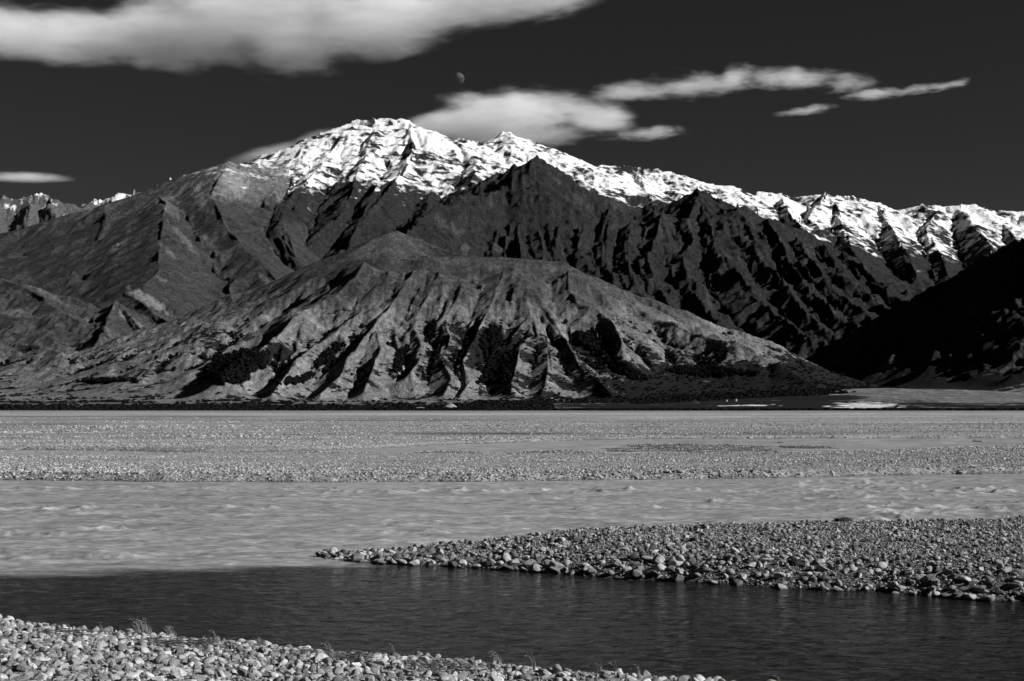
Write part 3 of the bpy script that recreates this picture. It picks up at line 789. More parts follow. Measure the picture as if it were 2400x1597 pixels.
def river_h(X, Y):
    milk = sstep(-0.5, 1.2, Y - np.interp(X, *S_MILK))
    f = sstep(0, 5, Y - np.interp(X, *S_MILK)) * sstep(0, 6, np.interp(X, *S_MID0) - Y)
    h = fbm(X / 4.2, Y / 2.2, 3, 600) * 0.12 * f + fbm(X / 0.9, Y / 0.45, 2, 610) * 0.02 * f
    h2 = ridged(X / 3.4 + 5, Y / 2.0, 2, 620)
    h = h + np.clip(h2 - 0.45, 0, 1) * 0.7 * f * sstep(-0.1, 0.4, fbm(X / 14, Y / 6, 3, 650))
    calm = (1 - milk) * fbm(X / 0.8, Y / 0.5, 3, 640) * 0.02
    return h + calm
def river_cover(o):
    n = len(o.data.vertices)
    co = np.zeros(n * 3, dtype=np.float32); o.data.vertices.foreach_get('co', co); co = co.reshape(-1, 3)
    X, Y, Z = co.T
    d = Y - np.interp(X, *S_MILK)
    tipx = at_z(880, 1320, 0)[0]
    milk = sstep(-0.9, 1.6, d + fbm(X / 3, Y / 1.2, 2, 5) * 1.2)
    patch = sstep(-0.15, 0.45, fbm(X / 14, Y / 6, 3, 650))
    h2 = ridged(X / 3.4 + 5, Y / 2.0, 2, 620); h3 = gnoise(X / 1.3, Y / 0.7, 631)
    foam = sstep(0.44, 0.60, h2 + 0.12 * h3) * (0.25 + 0.75 * patch) * sstep(1, 5, d) * sstep(-0.2, 0.25, h3)
    foam = foam + 0.55 * sstep(0.30, 0.42, gnoise(X / 0.55, Y / 0.5, 671)) * sstep(-0.1, 0.3, h3) * (0.3 + 0.7 * patch) * sstep(1, 5, d)
    foam = foam + 0.8 * sstep(0.22, 0.4, gnoise(X / 2.4, Y / 1.5, 641)) * sstep(0.1, 0.35, h3) * patch * sstep(1, 5, d)
    foam = foam + 0.5 * sstep(0.0, 0.5, 1 - np.abs(d - 3.2) / 1.2) * sstep(0.1, 0.35, gnoise(X / 2.2, Y / 0.4, 88))
    set_attr(o, 'cover', np.stack([milk, np.clip(foam, 0, 1), patch, np.ones_like(X)], -1))
w1 = water_sheet('river', -0.60, 0.60, 17.0, 112.0, 900, 420, 0.0, M_WATER, river_h, 'broad milky river channel meeting the dark clear backwater')
river_cover(w1)
def ch_h(X, Y): return fbm(X / 3, Y / 1.6, 3, 700) * 0.035
w2 = water_sheet('side_channel', -0.60, 0.60, 116.0, 226.0, 420, 160, CH_Z, M_WATER, ch_h, 'narrow milky side channel running behind the middle gravel bank')
n2 = len(w2.data.vertices); co2 = np.zeros(n2 * 3, dtype=np.float32); w2.data.vertices.foreach_get('co', co2); co2 = co2.reshape(-1, 3)
cf = sstep(0.0, 0.3, fbm(co2[:, 0] / 8, co2[:, 1] / 4, 3, 720)) * sstep(-25, 5, co2[:, 0]) * 0.6
set_attr(w2, 'cover', np.stack([np.ones(n2), cf, cf, np.ones(n2)], -1))

# ------------------------------------------------------------------ stones
def ico(sub):
    import bmesh
    bm = bmesh.new(); bmesh.ops.create_icosphere(bm, subdivisions=sub, radius=1.0)
    v = np.array([x.co[:] for x in bm.verts]); f = np.array([[q.index for q in p.verts] for p in bm.faces])
    bm.free(); return v, f
ICO = {s: ico(s) for s in (1, 2, 3)}
def stone_mesh(name, sub, seed, angular, mat, flat=1.0):
    v, f = ICO[sub]; v = v.copy()
    r = np.random.default_rng(seed)
    # planes cut facets off, then a little roundness is kept
    for _ in range(int(6 + angular * 9)):
        n = r.normal(size=3); n /= np.linalg.norm(n)
        d0 = r.uniform(0.5, 0.88)
        d = v @ n - d0
        v = v - np.outer(np.clip(d, 0, 9) * (0.8 + 0.2 * angular), n)
    n1 = np.sin(v @ r.normal(size=3) * 2.2 + r.uniform(0, 6)) * 0.06 + np.sin(v @ r.normal(size=3) * 4.5 + r.uniform(0, 6)) * 0.03 * (0.5 + angular)
    v = v * (1 + n1)[:, None]
    v *= np.array([r.uniform(1.0, 1.55), r.uniform(0.65, 1.0), r.uniform(0.45, 0.85) * flat])
    o = mesh_np(name, v, f, mat, smooth=angular < 0.3, link=False)
    return o.data, o
def make_set(prefix, n, sub, mat, seed0):
    out = []
    for k in range(n):
        ang = (0.33, 1.0, 0.66, 0.0, 1.0, 0.66)[k % 6]
        me, o = stone_mesh(prefix, sub, seed0 + k, ang, mat, 0.75 if k % 3 == 0 else 1.0)
        out.append((me, o, ang, 0.75 if k % 3 == 0 else 1.0))
    return out
SET_HI = make_set('stone_shape', 12, 3, M_STONE, 100)
SET_HI_I = make_set('stone_shape', 12, 3, M_STONE_ISL, 100)
SET_MD = make_set('stone_shape', 10, 2, M_STONE, 300)
SET_MD_I = make_set('stone_shape', 10, 2, M_STONE_ISL, 300)
SET_LO = make_set('stone_shape', 8, 1, M_STONE, 500)

def gn_scatter(name, pts, rot, scl, protos, label):
    """one object: points instancing the given meshes"""
    me = D.meshes.new(name)
    me.vertices.add(len(pts)); me.vertices.foreach_set('co', np.ascontiguousarray(pts, dtype=np.float32).ravel())
    a = me.attributes.new('rotv', 'FLOAT_VECTOR', 'POINT'); a.data.foreach_set('vector', np.ascontiguousarray(rot, dtype=np.float32).ravel())
    a = me.attributes.new('sclv', 'FLOAT_VECTOR', 'POINT'); a.data.foreach_set('vector', np.ascontiguousarray(scl, dtype=np.float32).ravel())
    a = me.attributes.new('pick', 'INT', 'POINT'); a.data.foreach_set('value', rng.integers(0, len(protos), len(pts)).astype(np.int32))
    o = D.objects.new(name, me); COL.objects.link(o)
    c = D.collections.new(name + '_shapes')
    for p in protos:
        c.objects.link(p)
    g = D.node_groups.new(name, 'GeometryNodeTree')
    g.interface.new_socket('Geometry', in_out='INPUT', socket_type='NodeSocketGeometry')
    g.interface.new_socket('Geometry', in_out='OUTPUT', socket_type='NodeSocketGeometry')
    gi = g.nodes.new('NodeGroupInput'); go = g.nodes.new('NodeGroupOutput')
    ip = g.nodes.new('GeometryNodeInstanceOnPoints'); ci = g.nodes.new('GeometryNodeCollectionInfo')
    ci.inputs['Collection'].default_value = c
    ci.inputs['Separate Children'].default_value = True; ci.inputs['Reset Children'].default_value = True
    def na(nm, typ):
        q = g.nodes.new('GeometryNodeInputNamedAttribute'); q.data_type = typ; q.inputs[0].default_value = nm
        return q.outputs[0]
    g.links.new(gi.outputs[0], ip.inputs['Points']); g.links.new(ci.outputs[0], ip.inputs['Instance'])
    ip.inputs['Pick Instance'].default_value = True
    g.links.new(na('pick', 'INT'), ip.inputs['Instance Index'])
    e2r = g.nodes.new('FunctionNodeEulerToRotation'); g.links.new(na('rotv', 'FLOAT_VECTOR'), e2r.inputs[0])
    g.links.new(e2r.outputs[0], ip.inputs['Rotation']); g.links.new(na('sclv', 'FLOAT_VECTOR'), ip.inputs['Scale'])
    g.links.new(ip.outputs[0], go.inputs[0])
    m = o.modifiers.new('scatter', 'NODES'); m.node_group = g
    tag(o, label, kind='stuff')
    return o

def place(X, Y, R, sep=0.75):
    """largest first, rejecting crowding; returns kept indices"""
    order = np.argsort(-R); cell = 0.35; gridd = {}; keep = []
    for i in order:
        x, y, r = X[i], Y[i], R[i]
        cx, cyy = int(x // cell), int(y // cell); ok = True; n = int((r + 0.3) // cell) + 1
        for a in range(cx - n, cx + n + 1):
            for b in range(cyy - n, cyy + n + 1):
                for (qx, qy, qr) in gridd.get((a, b), ()):
                    if (qx - x) ** 2 + (qy - y) ** 2 < ((qr + r) * sep) ** 2: ok = False; break
                if not ok: break
            if not ok: break
        if ok:
            keep.append(i); gridd.setdefault((cx, cyy), []).append((x, y, r))
    return np.array(keep, dtype=int)

def stone_field():
    singles = []
    def zone_stones(n, xr, yr, zone_id, rlo, rhi, power, size_mod, sep):
        X = rng.uniform(*xr, n); Y = rng.uniform(*yr, n)
        vis = np.abs(X) < 0.385 * Y + 0.6
        X, Y = X[vis], Y[vis]
        z, zn = near_height(X, Y)
        ok = (zn == zone_id) & (z > -0.03)
        X, Y, z = X[ok], Y[ok], z[ok]
        R = rlo + (rhi - rlo) * rng.random(len(X)) ** power
        R = R * size_mod(X, Y)
        k = place(X, Y, R, sep)
        return X[k], Y[k], z[k], R[k]
    # near bank
    X, Y, z, R = zone_stones(95000, (-13, 7), (18, 31), 0, 0.011, 0.128, 14.0, lambda x, y: 0.9 + 0.25 * fbm(x / 2, y / 2, 2, 9), 0.62)
    near = (X, Y, z, R)
    # island: coarse along the near shore, finer on top
    im = lambda x, y: 0.52 + 0.65 * np.exp(-np.maximum(y - np.interp(x, *S_ISL0), 0) / 2.6) + 0.3 * fbm(x / 2, y / 2, 2, 19)
    Xi, Yi, zi, Ri = zone_stones(140000, (-8, 20), (34, 53), 1, 0.016, 0.185, 17.0, im, 0.64)
    isl = (Xi, Yi, zi, Ri)
    app = np.concatenate([R / Y, Ri / Yi]); top = np.argsort(-app)
    nN = len(R); nsel = [t for t in top if t < nN][:215] + [t for t in top if t >= nN][:80]
    selN = np.array([t for t in nsel if t < nN]); selI = np.array([t - nN for t in nsel if t >= nN])
    print('stones', nN, len(Ri))
    for nm, (x, y, zz, r), sel, sh, hi, lab in (
            ('near_bank_stones', near, selN, SET_MD, SET_HI, 'grey cobbles and pebbles covering the near bank'),
            ('island_stones', isl, selI, SET_MD_I, SET_HI_I, 'grey cobbles and pebbles covering the gravel island')):
        mk = np.ones(len(x), bool); mk[sel] = False
        n = mk.sum()
        rot = np.stack([rng.normal(0, 0.42, n), rng.normal(0, 0.42, n), rng.uniform(0, 6.28, n)], -1)
        rr = r[mk]
        gn_scatter(nm, np.stack([x[mk], y[mk], zz[mk] + rr * 0.32], -1), rot, np.stack([rr, rr, rr], -1), [s[1] for s in sh], lab)
        for j in sel:
            singles.append((x[j], y[j], zz[j], r[j], nm, hi))
    # tiny fill between the cobbles
    for nm, (xr, yr, zid, n, lo, hi_, sh, lab) in {
        'near_bank_pebbles': ((-13, 7), (18, 31), 0, 26000, 0.012, 0.034, SET_LO, 'small pebbles filling gaps on the near bank'),
        'island_pebbles': ((-8, 20), (34, 53), 1, 42000, 0.016, 0.045, SET_LO, 'small pebbles filling gaps on the gravel island')}.items():
        x = rng.uniform(*xr, n); y = rng.uniform(*yr, n); zz, zn = near_height(x, y)
        ok = (zn == zid) & (zz > 0.0) & (np.abs(x) < 0.39 * y + 0.5)
        x, y, zz = x[ok], y[ok], zz[ok]; r = rng.uniform(lo, hi_, len(x)); m = len(x)
        rot = np.stack([rng.normal(0, 0.4, m), rng.normal(0, 0.4, m), rng.uniform(0, 6.28, m)], -1)
        gn_scatter(nm, np.stack([x, y, zz + r * 0.3], -1), rot, np.stack([r, r, r], -1), [s[1].copy() for s in sh], lab)
    # middle and far banks: cobbles as far as they can be told apart
    n = 230000
    u = rng.random(n); Y = 1 / (1 / 88 + u * (1 / 430 - 1 / 88)); X = rng.uniform(-0.385, 0.385, n) * Y
    z, zn = near_height(X, Y)
    wl = np.where(Y > np.interp(X, *S_MID0) + 4, CH_Z, 0.0)
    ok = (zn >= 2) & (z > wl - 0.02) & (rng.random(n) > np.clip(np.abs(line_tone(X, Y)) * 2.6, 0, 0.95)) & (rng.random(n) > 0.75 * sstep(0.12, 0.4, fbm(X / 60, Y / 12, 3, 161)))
    X, Y, z = X[ok], Y[ok], z[ok]
    R = (0.035 + 0.10 * rng.random(len(X)) ** 3) * (0.75 + 0.8 * fbm(X / 110, Y / 6, 3, 160) + 0.45 * np.exp(-np.maximum(Y - np.interp(X, *S_MID0), 0) / 5)) * np.clip(Y / 130, 0.9, 1.9)
    R = np.clip(R, 0.03, 0.4); m = len(X)
    rot = np.stack([rng.normal(0, 0.4, m), rng.normal(0, 0.4, m), rng.uniform(0, 6.28, m)], -1)
    gn_scatter('far_bank_stones', np.stack([X, Y, z + R * 0.2], -1), rot, np.stack([R, R, R], -1), [s[1].copy() for s in SET_LO], 'pale cobbles on the gravel banks beyond the river')
    return singles

SINGLES = stone_field()
LANDM = [('big grass tuft', at_z(335, 1490, .5)), ('driftwood twigs', at_z(440, 1512, .5)), ('bottom left corner of the near bank', at_z(60, 1590, .9)),
         ('tall lone grass stalk', at_z(925, 1545, .5))]
MARKS_N = [(20, 'far left bank corner'), (155, 'white oval boulder'), (272, 'pitted boulder'), (336, 'largest grass tuft'), (440, 'dark flood twigs'), (573, 'shadowed boulder'),
           (680, 'fuzzy grass patch'), (772, 'paired boulder'), (838, 'small crest boulder'), (925, 'tall lone stalks'), (1050, 'grass wisps'), (1168, 'dense grass tuft'), (1252, 'tallest stalks'),
           (1406, 'bent pale stalks'), (1600, 'tapering bank end')]
MARKS_I = [(760, 'island tip'), (908, 'flat tip boulder'), (1035, 'broad island boulder'), (1242, 'long island boulder'), (1400, 'narrow island end'), (1650, 'low dark island mat'),
           (1846, 'tall island boulder'), (1937, 'bright island boulder'), (2023, 'leaning island boulder'), (2160, 'humped island plant'), (2308, 'pointed island boulder')]
ORD = ['biggest', 'second biggest', 'third biggest', 'fourth biggest', 'fifth biggest', 'sixth biggest', 'seventh biggest', 'eighth biggest', 'ninth biggest', 'tenth biggest']
def place_singles():
    # words come from what the stone looks like and what it lies beside
    made = {}
    for i, (x, y, z, r, zone, hi) in enumerate(SINGLES):
        k = int(rng.integers(0, len(hi)))
        me, _, ang, fl = hi[k]
        px = CX + x / y * F_PX; py = HOR + (H_CAM - z) / y * F_PX
        o = D.objects.new('stone', me); COL.objects.link(o)
        o.location = (x, y, z + r * 0.34)
        o.rotation_euler = (rng.normal(0, 0.25), rng.normal(0, 0.25), rng.uniform(0, 6.28))
        s = r * 1.04; o.scale = (s, s * rng.uniform(.9, 1.1), s * rng.uniform(.85, 1.15))
        edge = ('round', 'rounded', 'blocky', 'angular')[int(round(ang * 3))]
        near = zone == 'near_bank_stones'
        mk = min(MARKS_N if near else MARKS_I, key=lambda m: abs(m[0] - px))
        rel = 'left of' if px < mk[0] - 18 else ('right of' if px > mk[0] + 18 else 'beside')
        if near:
            dn = float(np.interp(x, *S_NEAR)) - y
            row = 'on the crest' if dn < 1.2 else ('behind crest' if dn < 2.6 else ('on gravel' if dn < 4.2 else 'at the bottom'))
        else:
            row = 'at the waterline' if y - float(np.interp(x, *S_ISL0)) < 1.0 else 'above the waterline'
        base = (f"{'flat ' if fl < 1 else ''}{edge} grey stone", f'{row} {rel} the {mk[1]}')
        made.setdefault(base, []).append((-r / y, i, o, 'large stones on the near bank' if near else 'large stones on the gravel island'))
    for (a_, b_), lst in made.items():
        lst.sort(key=lambda q: q[:2])
        for j, (_, _, o, grp) in enumerate(lst):
            pre = '' if len(lst) == 1 else (ORD[j] if j < 10 else 'small') + ' '
            tag(o, f'{pre}{a_} {b_}', 'stone', grp)
place_singles()

# a few boulders the photograph singles out
def boulder(px, py, z, wpx, label, k, mat_set=SET_HI, sc=(1, 1, 1), rz=0.0, sink=0.3):
    x, y, zz = at_z(px, py, z)
    g = float(near_height(np.array([x]), np.array([y]))[0][0])
    g = max(g, z - 0.15)
    r = wpx / 2.3 / F_PX * y
    o = D.objects.new('boulder', mat_set[k][0]); COL.objects.link(o)
    o.location = (x, y, g + r * sink); o.rotation_euler = (0.1, -0.1, rz); o.scale = tuple(r * q for q in sc)
    tag(o, label, 'boulder')
boulder(272, 1531, .75, 40, 'large pale pitted boulder below the big grass tuft on the near bank', 3, rz=0.3)
boulder(155, 1552, .8, 32, 'smooth white oval boulder lying left on the near bank', 4, sc=(1, .75, .8), rz=-0.2)
boulder(573, 1511, .55, 30, 'round boulder with a black shadow on top of the near bank crest', 8, rz=1)
boulder(325, 1545, .75, 36, 'pale wedge shaped boulder casting a long shadow on the near bank', 7, rz=2)
boulder(772, 1561, .7, 38, 'pair like rounded boulder near the bottom of the near bank', 0, rz=1.2)
boulder(838, 1529, .5, 22, 'small round boulder standing on the bank crest beside the dark water', 4, sc=(1, 1, 1.2))
boulder(1846, 1348, .3, 26, 'tall pale boulder on the island slope above the dark water', 7, SET_HI_I, (0.8, 0.8, 1.3), 0.5)
boulder(1937, 1362, .25, 26, 'sharp bright faced boulder near the island waterline', 3, SET_HI_I, (1, 1, 1.1), 1.5)
boulder(2023, 1350, .3, 28, 'leaning pointed boulder on the right part of the island', 11, SET_HI_I, (0.8, 0.8, 1.2), 2.5)
boulder(2308, 1355, .3, 30, 'pointed grey boulder near the right end of the island', 7, SET_HI_I, (0.9, 0.9, 1.3), 3.0)
boulder(1242, 1312, .3, 30, 'long pale boulder lying on the narrow end of the island', 2, SET_HI_I, (1.3, .8, .8), 0.6)
boulder(1035, 1292, .25, 26, 'broad pale boulder near the tip of the island', 3, SET_HI_I, (1.1, .9, .9), 0.2)
boulder(908, 1316, .02, 24, 'pale flat boulder standing in the water beside the island tip', 5, SET_HI_I, (1.1, .8, .7), 0.2)
boulder(833, 1323, .0, 11, 'lone dark stone in the water in front of the island tip', 2, SET_HI_I, (1, .8, .7), 0.2)
boulder(2254, 1107, .15, 22, 'dark clod standing on the far shore of the river', 10, SET_HI_I, (1.2, 1, 1.0), 0)
boulder(198, 1052, .4, 7, 'white stone on the far shore of the side channel', 4, SET_HI, (1, 1, 1.0), 0)

# ------------------------------------------------------------------ plants, wood
def blades(n, h, spread, lean, w, seed, seg=4):
    r = np.random.default_rng(seed); V = []; Fc = []; tips = []
    for _ in range(n):
        a = r.uniform(0, 6.28); d = spread * math.sqrt(r.random()); bx, by = d * math.cos(a), d * math.sin(a)
        hh = h * r.uniform(0.55, 1.0); la = r.normal(math.pi, 0.7); ln = lean * r.uniform(0.3, 1.1)
        wa = r.uniform(0, 3.14); b0 = len(V)
        for s in range(seg + 1):
            t = s / seg; ww = w * (1 - 0.8 * t)
            cx = bx + math.cos(la) * ln * t * t * hh; cyy = by + math.sin(la) * ln * t * t * hh * 0.6; cz = hh * (t - 0.18 * ln * t * t)
            V.append((cx - math.cos(wa) * ww, cyy - math.sin(wa) * ww, cz)); V.append((cx + math.cos(wa) * ww, cyy + math.sin(wa) * ww, cz))
            if s: q = b0 + 2 * s; Fc.append((q - 2, q - 1, q + 1, q))
        tips.append((cx, cyy, cz, la, hh))
    return np.array(V), np.array(Fc), tips
def heads(tips, size, seed):
    r = np.random.default_rng(seed); V = []; Fc = []
    for (x, y, z, la, hh) in tips:
        L = size * r.uniform(.7, 1.2); b = len(V)
        dx, dz = math.cos(la) * L, -0.25 * L
        rad = L * 0.13
        for t, q in ((0, 0.25), (0.35, 1), (0.75, .7), (1, .1)):
            for k in range(4):
                an = k * math.pi / 2
                V.append((x + dx * t, y + math.cos(an) * rad * q, z + dz * t + math.sin(an) * rad * q))
        for s in range(3):
            for k in range(4):
                Fc.append((b + s * 4 + k, b + s * 4 + (k + 1) % 4, b + s * 4 + 4 + (k + 1) % 4, b + s * 4 + 4 + k))
    return np.array(V), np.array(Fc)
TUFTS = [(336, 1487, 46, 60, .17, 'largest tuft of dry grass leaning over the dark water'),
         (404, 1497, 36, 34, .10, 'second largest dry grass tuft just right of the largest one'),
         (242, 1480, 26, 6, .04, 'thin pair of seed stalks left of the largest grass tuft'),
         (163, 1474, 20, 7, .05, 'faint grass wisp on the left part of the bank crest'),
         (504, 1500, 30, 6, .05, 'sparse leaning stalks between the grass tufts and the round boulder'),
         (616, 1514, 26, 22, .14, 'low fuzzy grass patch beside the round boulder'),
         (772, 1527, 30, 9, .06, 'few upright stalks left of the small crest boulder'),
         (925, 1541, 46, 7, .06, 'tall lone grass stalks standing near the middle of the bank'),
         (968, 1546, 14, 9, .06, 'short grass wisps just right of the tall lone stalks'),
         (1168, 1562, 40, 28, .10, 'dense pale grass tuft on the right part of the bank crest'),
         (1252, 1568, 52, 4, .04, 'pair of very tall bent seed stalks right of the dense tuft'),
         (1406, 1575, 34, 6, .05, 'bent stalks with pale seed heads near the right end of the bank'),
         (1446, 1576, 34, 3, .04, 'thin dark stalk beside the bent pale stalks'),
         (1495, 1582, 30, 8, .05, 'last grass stalks before the bank leaves the picture'),
         (1825, 1600, 20, 5, .04, 'single blade of grass at the bottom edge of the dark water')]
for i, (px, py, hpx, n, sp_, lab) in enumerate(TUFTS):
    x, y, _ = at_z(px, py, 0.5)
    z = max(float(near_height(np.array([x]), np.array([y]))[0][0]), 0.05)
    x, y, _ = at_z(px, py, z)
    e = D.objects.new('grass_tuft', None); COL.objects.link(e); e.location = (x, y, z); e.empty_display_size = 0.1
    h = hpx / F_PX * y * 0.92
    V, Fc, tips = blades(int(n * 1.1) + 1, h, sp_, 0.55, 0.0036, 40 + i)
    mesh_np('blades', V, Fc, M_GRASS, parent=e)
    V, Fc = heads(tips[: max(2, int(len(tips) * .35))], 0.045, 60 + i)
    mesh_np('seed_heads', V, Fc, M_SEED, parent=e)
    tag(e, lab, 'grass', 'grass tufts on the near bank')

def sticks(n, centre_fn, L, rad, seed):
    r = np.random.default_rng(seed); V = []; Fc = []
    for _ in range(n):
        x, y = centre_fn(r); z = float(near_height(np.array([x]), np.array([y]))[0][0]) + r.uniform(0.07, 0.17)
        a = r.normal(0, 0.5) + (0.0 if r.random() < .8 else 1.3); l = L * r.uniform(.3, 1.0); tz = r.normal(0, 0.12); b = len(V)
        bend = r.normal(0, 0.12) * l
        for s in range(4):
            t = s / 3 - 0.5
            cx = x + math.cos(a) * l * t - math.sin(a) * bend * (t * t); cy_ = y + math.sin(a) * l * t * 0.7 + math.cos(a) * bend * t * t; cz = z + tz * l * t
            q = rad * (1 - 0.5 * abs(t)) * r.uniform(.7, 1.2)
            for k in range(3):
                an = k * 2.094
                V.append((cx, cy_ + math.cos(an) * q, cz + math.sin(an) * q))
        for s in range(3):
            for k in range(3):
                Fc.append((b + s * 3 + k, b + s * 3 + (k + 1) % 3, b + s * 3 + 3 + (k + 1) % 3, b + s * 3 + 3 + k))
    return np.array(V), np.array(Fc)
def wrack(r):
    # flood wrack lies in patches just behind the crest
    px0 = r.choice([175, 430, 455, 400, 800, 840, 700, 1010, 1090])
    py0 = {175: 1490, 430: 1508, 455: 1512, 400: 1505, 800: 1543, 840: 1550, 700: 1535, 1010: 1565, 1090: 1572}[int(px0)]
    x, y, _ = at_z(px0 + r.normal(0, 38), py0 + r.normal(0, 5), 0.6)
    return x, y
V, Fc = sticks(520, wrack, 0.34, 0.005, 5)
tag(mesh_np('driftwood_twigs', V, Fc, M_WOOD), 'dark flood wrack of twigs lying along the near bank crest', kind='stuff')
V, Fc = sticks(90, wrack, 0.26, 0.006, 6)
tag(mesh_np('bleached_twigs', V, Fc, M_PALEWOOD), 'bleached sticks among the dark flood wrack', kind='stuff')

# driftwood snags on the far gravel and in the side channel
def snag(px, py, z, wpx, label, seed):
    x, y, _ = at_z(px, py, z); g = float(near_height(np.array([x]), np.array([y]))[0][0]); g = max(g, CH_Z - 0.05)
    e = D.objects.new('driftwood', None); COL.objects.link(e); e.location = (x, y, g); e.empty_display_size = 0.3
    L = wpx / F_PX * y; r = np.random.default_rng(seed)
    def limb(p0, p1, r0, r1, nm):
        p0, p1 = np.array(p0), np.array(p1); V = []; Fc = []; ns, nk = 6, 7
        off = r.normal(0, 0.06 * L, 3)
        d = (p1 - p0) / np.linalg.norm(p1 - p0); u = np.cross(d, (0, 0.2, 1.0)); u /= np.linalg.norm(u); w = np.cross(d, u)
        for s in range(ns):
            t = s / (ns - 1); c = p0 + (p1 - p0) * t + off * math.sin(t * 3.1) ; q = (r0 + (r1 - r0) * t)
            for k in range(nk):
                an = k / nk * 6.283; jj = q * r.uniform(.75, 1.2)
                V.append(c + u * math.cos(an) * jj + w * math.sin(an) * jj)
        for s in range(ns - 1):
            for k in range(nk):
                Fc.append((s * nk + k, s * nk + (k + 1) % nk, (s + 1) * nk + (k + 1) % nk, (s + 1) * nk + k))
        mesh_np(nm, np.array(V), np.array(Fc), M_WOOD, parent=e)
    limb((-L / 2, 0, 0.06 * L), (L / 2, 0, 0.1 * L), 0.09 * L, 0.04 * L, 'trunk')
    limb((-L * .2, 0, 0.1 * L), (-L * .38, 0.05 * L, 0.34 * L), 0.05 * L, 0.015 * L, 'branch')
    limb((L * .1, 0, 0.1 * L), (L * .3, -0.05 * L, 0.3 * L), 0.04 * L, 0.012 * L, 'branch')
    limb((-L * .45, 0, 0.06 * L), (-L * .5, 0.1 * L, 0.22 * L), 0.05 * L, 0.02 * L, 'root')
    tag(e, label, 'driftwood', 'driftwood snags on the riverbed')
snag(150, 1013, .6, 24, 'dark forked snag on far gravel, left one of a close pair', 1)
snag(212, 1014, .6, 22, 'dark hunched snag on far gravel, right one of a close pair', 2)
snag(2291, 1036, CH_Z, 22, 'dark snag stranded in the side channel toward its right end', 3)
snag(1829, 1039, CH_Z, 14, 'small dark snag at the upstream end of the channel bars', 4)
snag(1188, 1066, CH_Z, 16, 'dark snag splitting the riffle between two channel bars', 5)

# dark mat plants on the island
def mat_plant(px, py, z, wpx, hpx, label, seed):
    x, y, _ = at_z(px, py, z); g = float(near_height(np.array([x]), np.array([y]))[0][0])
    r = np.random.default_rng(seed); rx = wpx / 2 / F_PX * y; hz = hpx / F_PX * y
    v, f = ICO[3]; v = v.copy(); v = v[:, :] * np.array([rx, rx * 0.6, hz])
    v *= (1 + 0.16 * np.sin(v[:, [0]] * 19 / max(rx, .1) + 1) + r.normal(0, 0.05, (len(v), 1)))
    e = D.objects.new('mat_plant', None); COL.objects.link(e); e.location = (x, y, g); e.empty_display_size = 0.2
    mesh_np('cushion', v, f, M_MOSS, parent=e)
    V, Fc, _t = blades(260, hz * 1.1, 1.0, 0.5, 0.006, seed)
    V = V * np.array([rx * 0.95, rx * 0.55, 1.0]) + np.array([0, 0, hz * 0.35])
    mesh_np('shoots', V, Fc, M_MOSS, parent=e)
    tag(e, label, 'plant', 'dark mat plants on the island')
mat_plant(1976, 1240, .68, 52, 11, 'dark humped mat plant on the island skyline', 11)
mat_plant(1865, 1322, .5, 46, 12, 'dark cushion plant in the middle of the island slope', 12)
mat_plant(1650, 1252, .66, 60, 5, 'low dark mat along the left part of the island crest', 13)
mat_plant(1595, 1246, .62, 13, 8, 'small dark tussock left of the low mat on the island crest', 14)
mat_plant(2216, 1238, .66, 14, 8, 'small round dark plant on the island skyline right of the humped plant', 15)
mat_plant(1308, 1258, .5, 12, 7, 'tiny dark tussock on the skyline of the island narrow end', 16)

# scrub and forest
def clump_proto(name, seed, mat, leaves=46, tall=1.0):
    r = np.random.default_rng(seed)
    V = []; Fc = []
    for _ in range(leaves):
        d = r.normal(size=3); d /= np.linalg.norm(d); rad = r.uniform(0.55, 1.0)
        c = d * rad * np.array([1, 1, 0.8 * tall]) + np.array([0, 0, 0.65 * tall]); s = r.uniform(0.22, 0.42)
        a = r.normal(size=3); a /= np.linalg.norm(a); b = np.cross(a, d); b /= (np.linalg.norm(b) + 1e-6); n0 = len(V)
        for q in range(5):
            an = q * 1.2566
            V.append(c + (a * math.cos(an) + b * math.sin(an)) * s * r.uniform(.6, 1.1))
        Fc += [(n0, n0 + 1, n0 + 2), (n0, n0 + 2, n0 + 3), (n0, n0 + 3, n0 + 4)]
    return mesh_np(name, np.array(V), np.array(Fc), mat, smooth=False, link=False)
SCR = [clump_proto('bush_shape', 900 + i, M_SCRUB) for i in range(5)]
TRE = [clump_proto('tree_shape', 950 + i, M_TREE, 90, 1.5) for i in range(5)]

def scatter_scrub():
    n = 260000
    u = rng.random(n); Y = 1 / (1 / 868 + u * (1 / 2300 - 1 / 905)); X = rng.uniform(-0.38, 0.38, n) * Y
    z, r0, c0 = far_z(X, Y)
    s = FSCR[r0, c0] + 0.5 * gnoise(X / 16, Y / 16, 870); g = FGRP[r0, c0]
    flat = FMT[r0, c0] < 0.5
    keep = (s > 0.48) & (z > -0.4) & (rng.random(n) < np.where(flat, 0.22, 0.16)) & (g != G_RIGHT)
    X, Y, z = X[keep], Y[keep], z[keep]; m = len(X)
    R = (0.4 + 1.3 * rng.random(m) ** 2) * (0.8 + Y / 2600)
    print('scrub', m)
    gn_scatter('scrub', np.stack([X, Y, z - 0.2], -1), np.stack([np.zeros(m), np.zeros(m), rng.uniform(0, 6.28, m)], -1),
               np.stack([R * 1.25, R * 1.25, R * 0.75], -1), SCR, 'dark low scrub on the valley floor and lower slopes')
scatter_scrub()

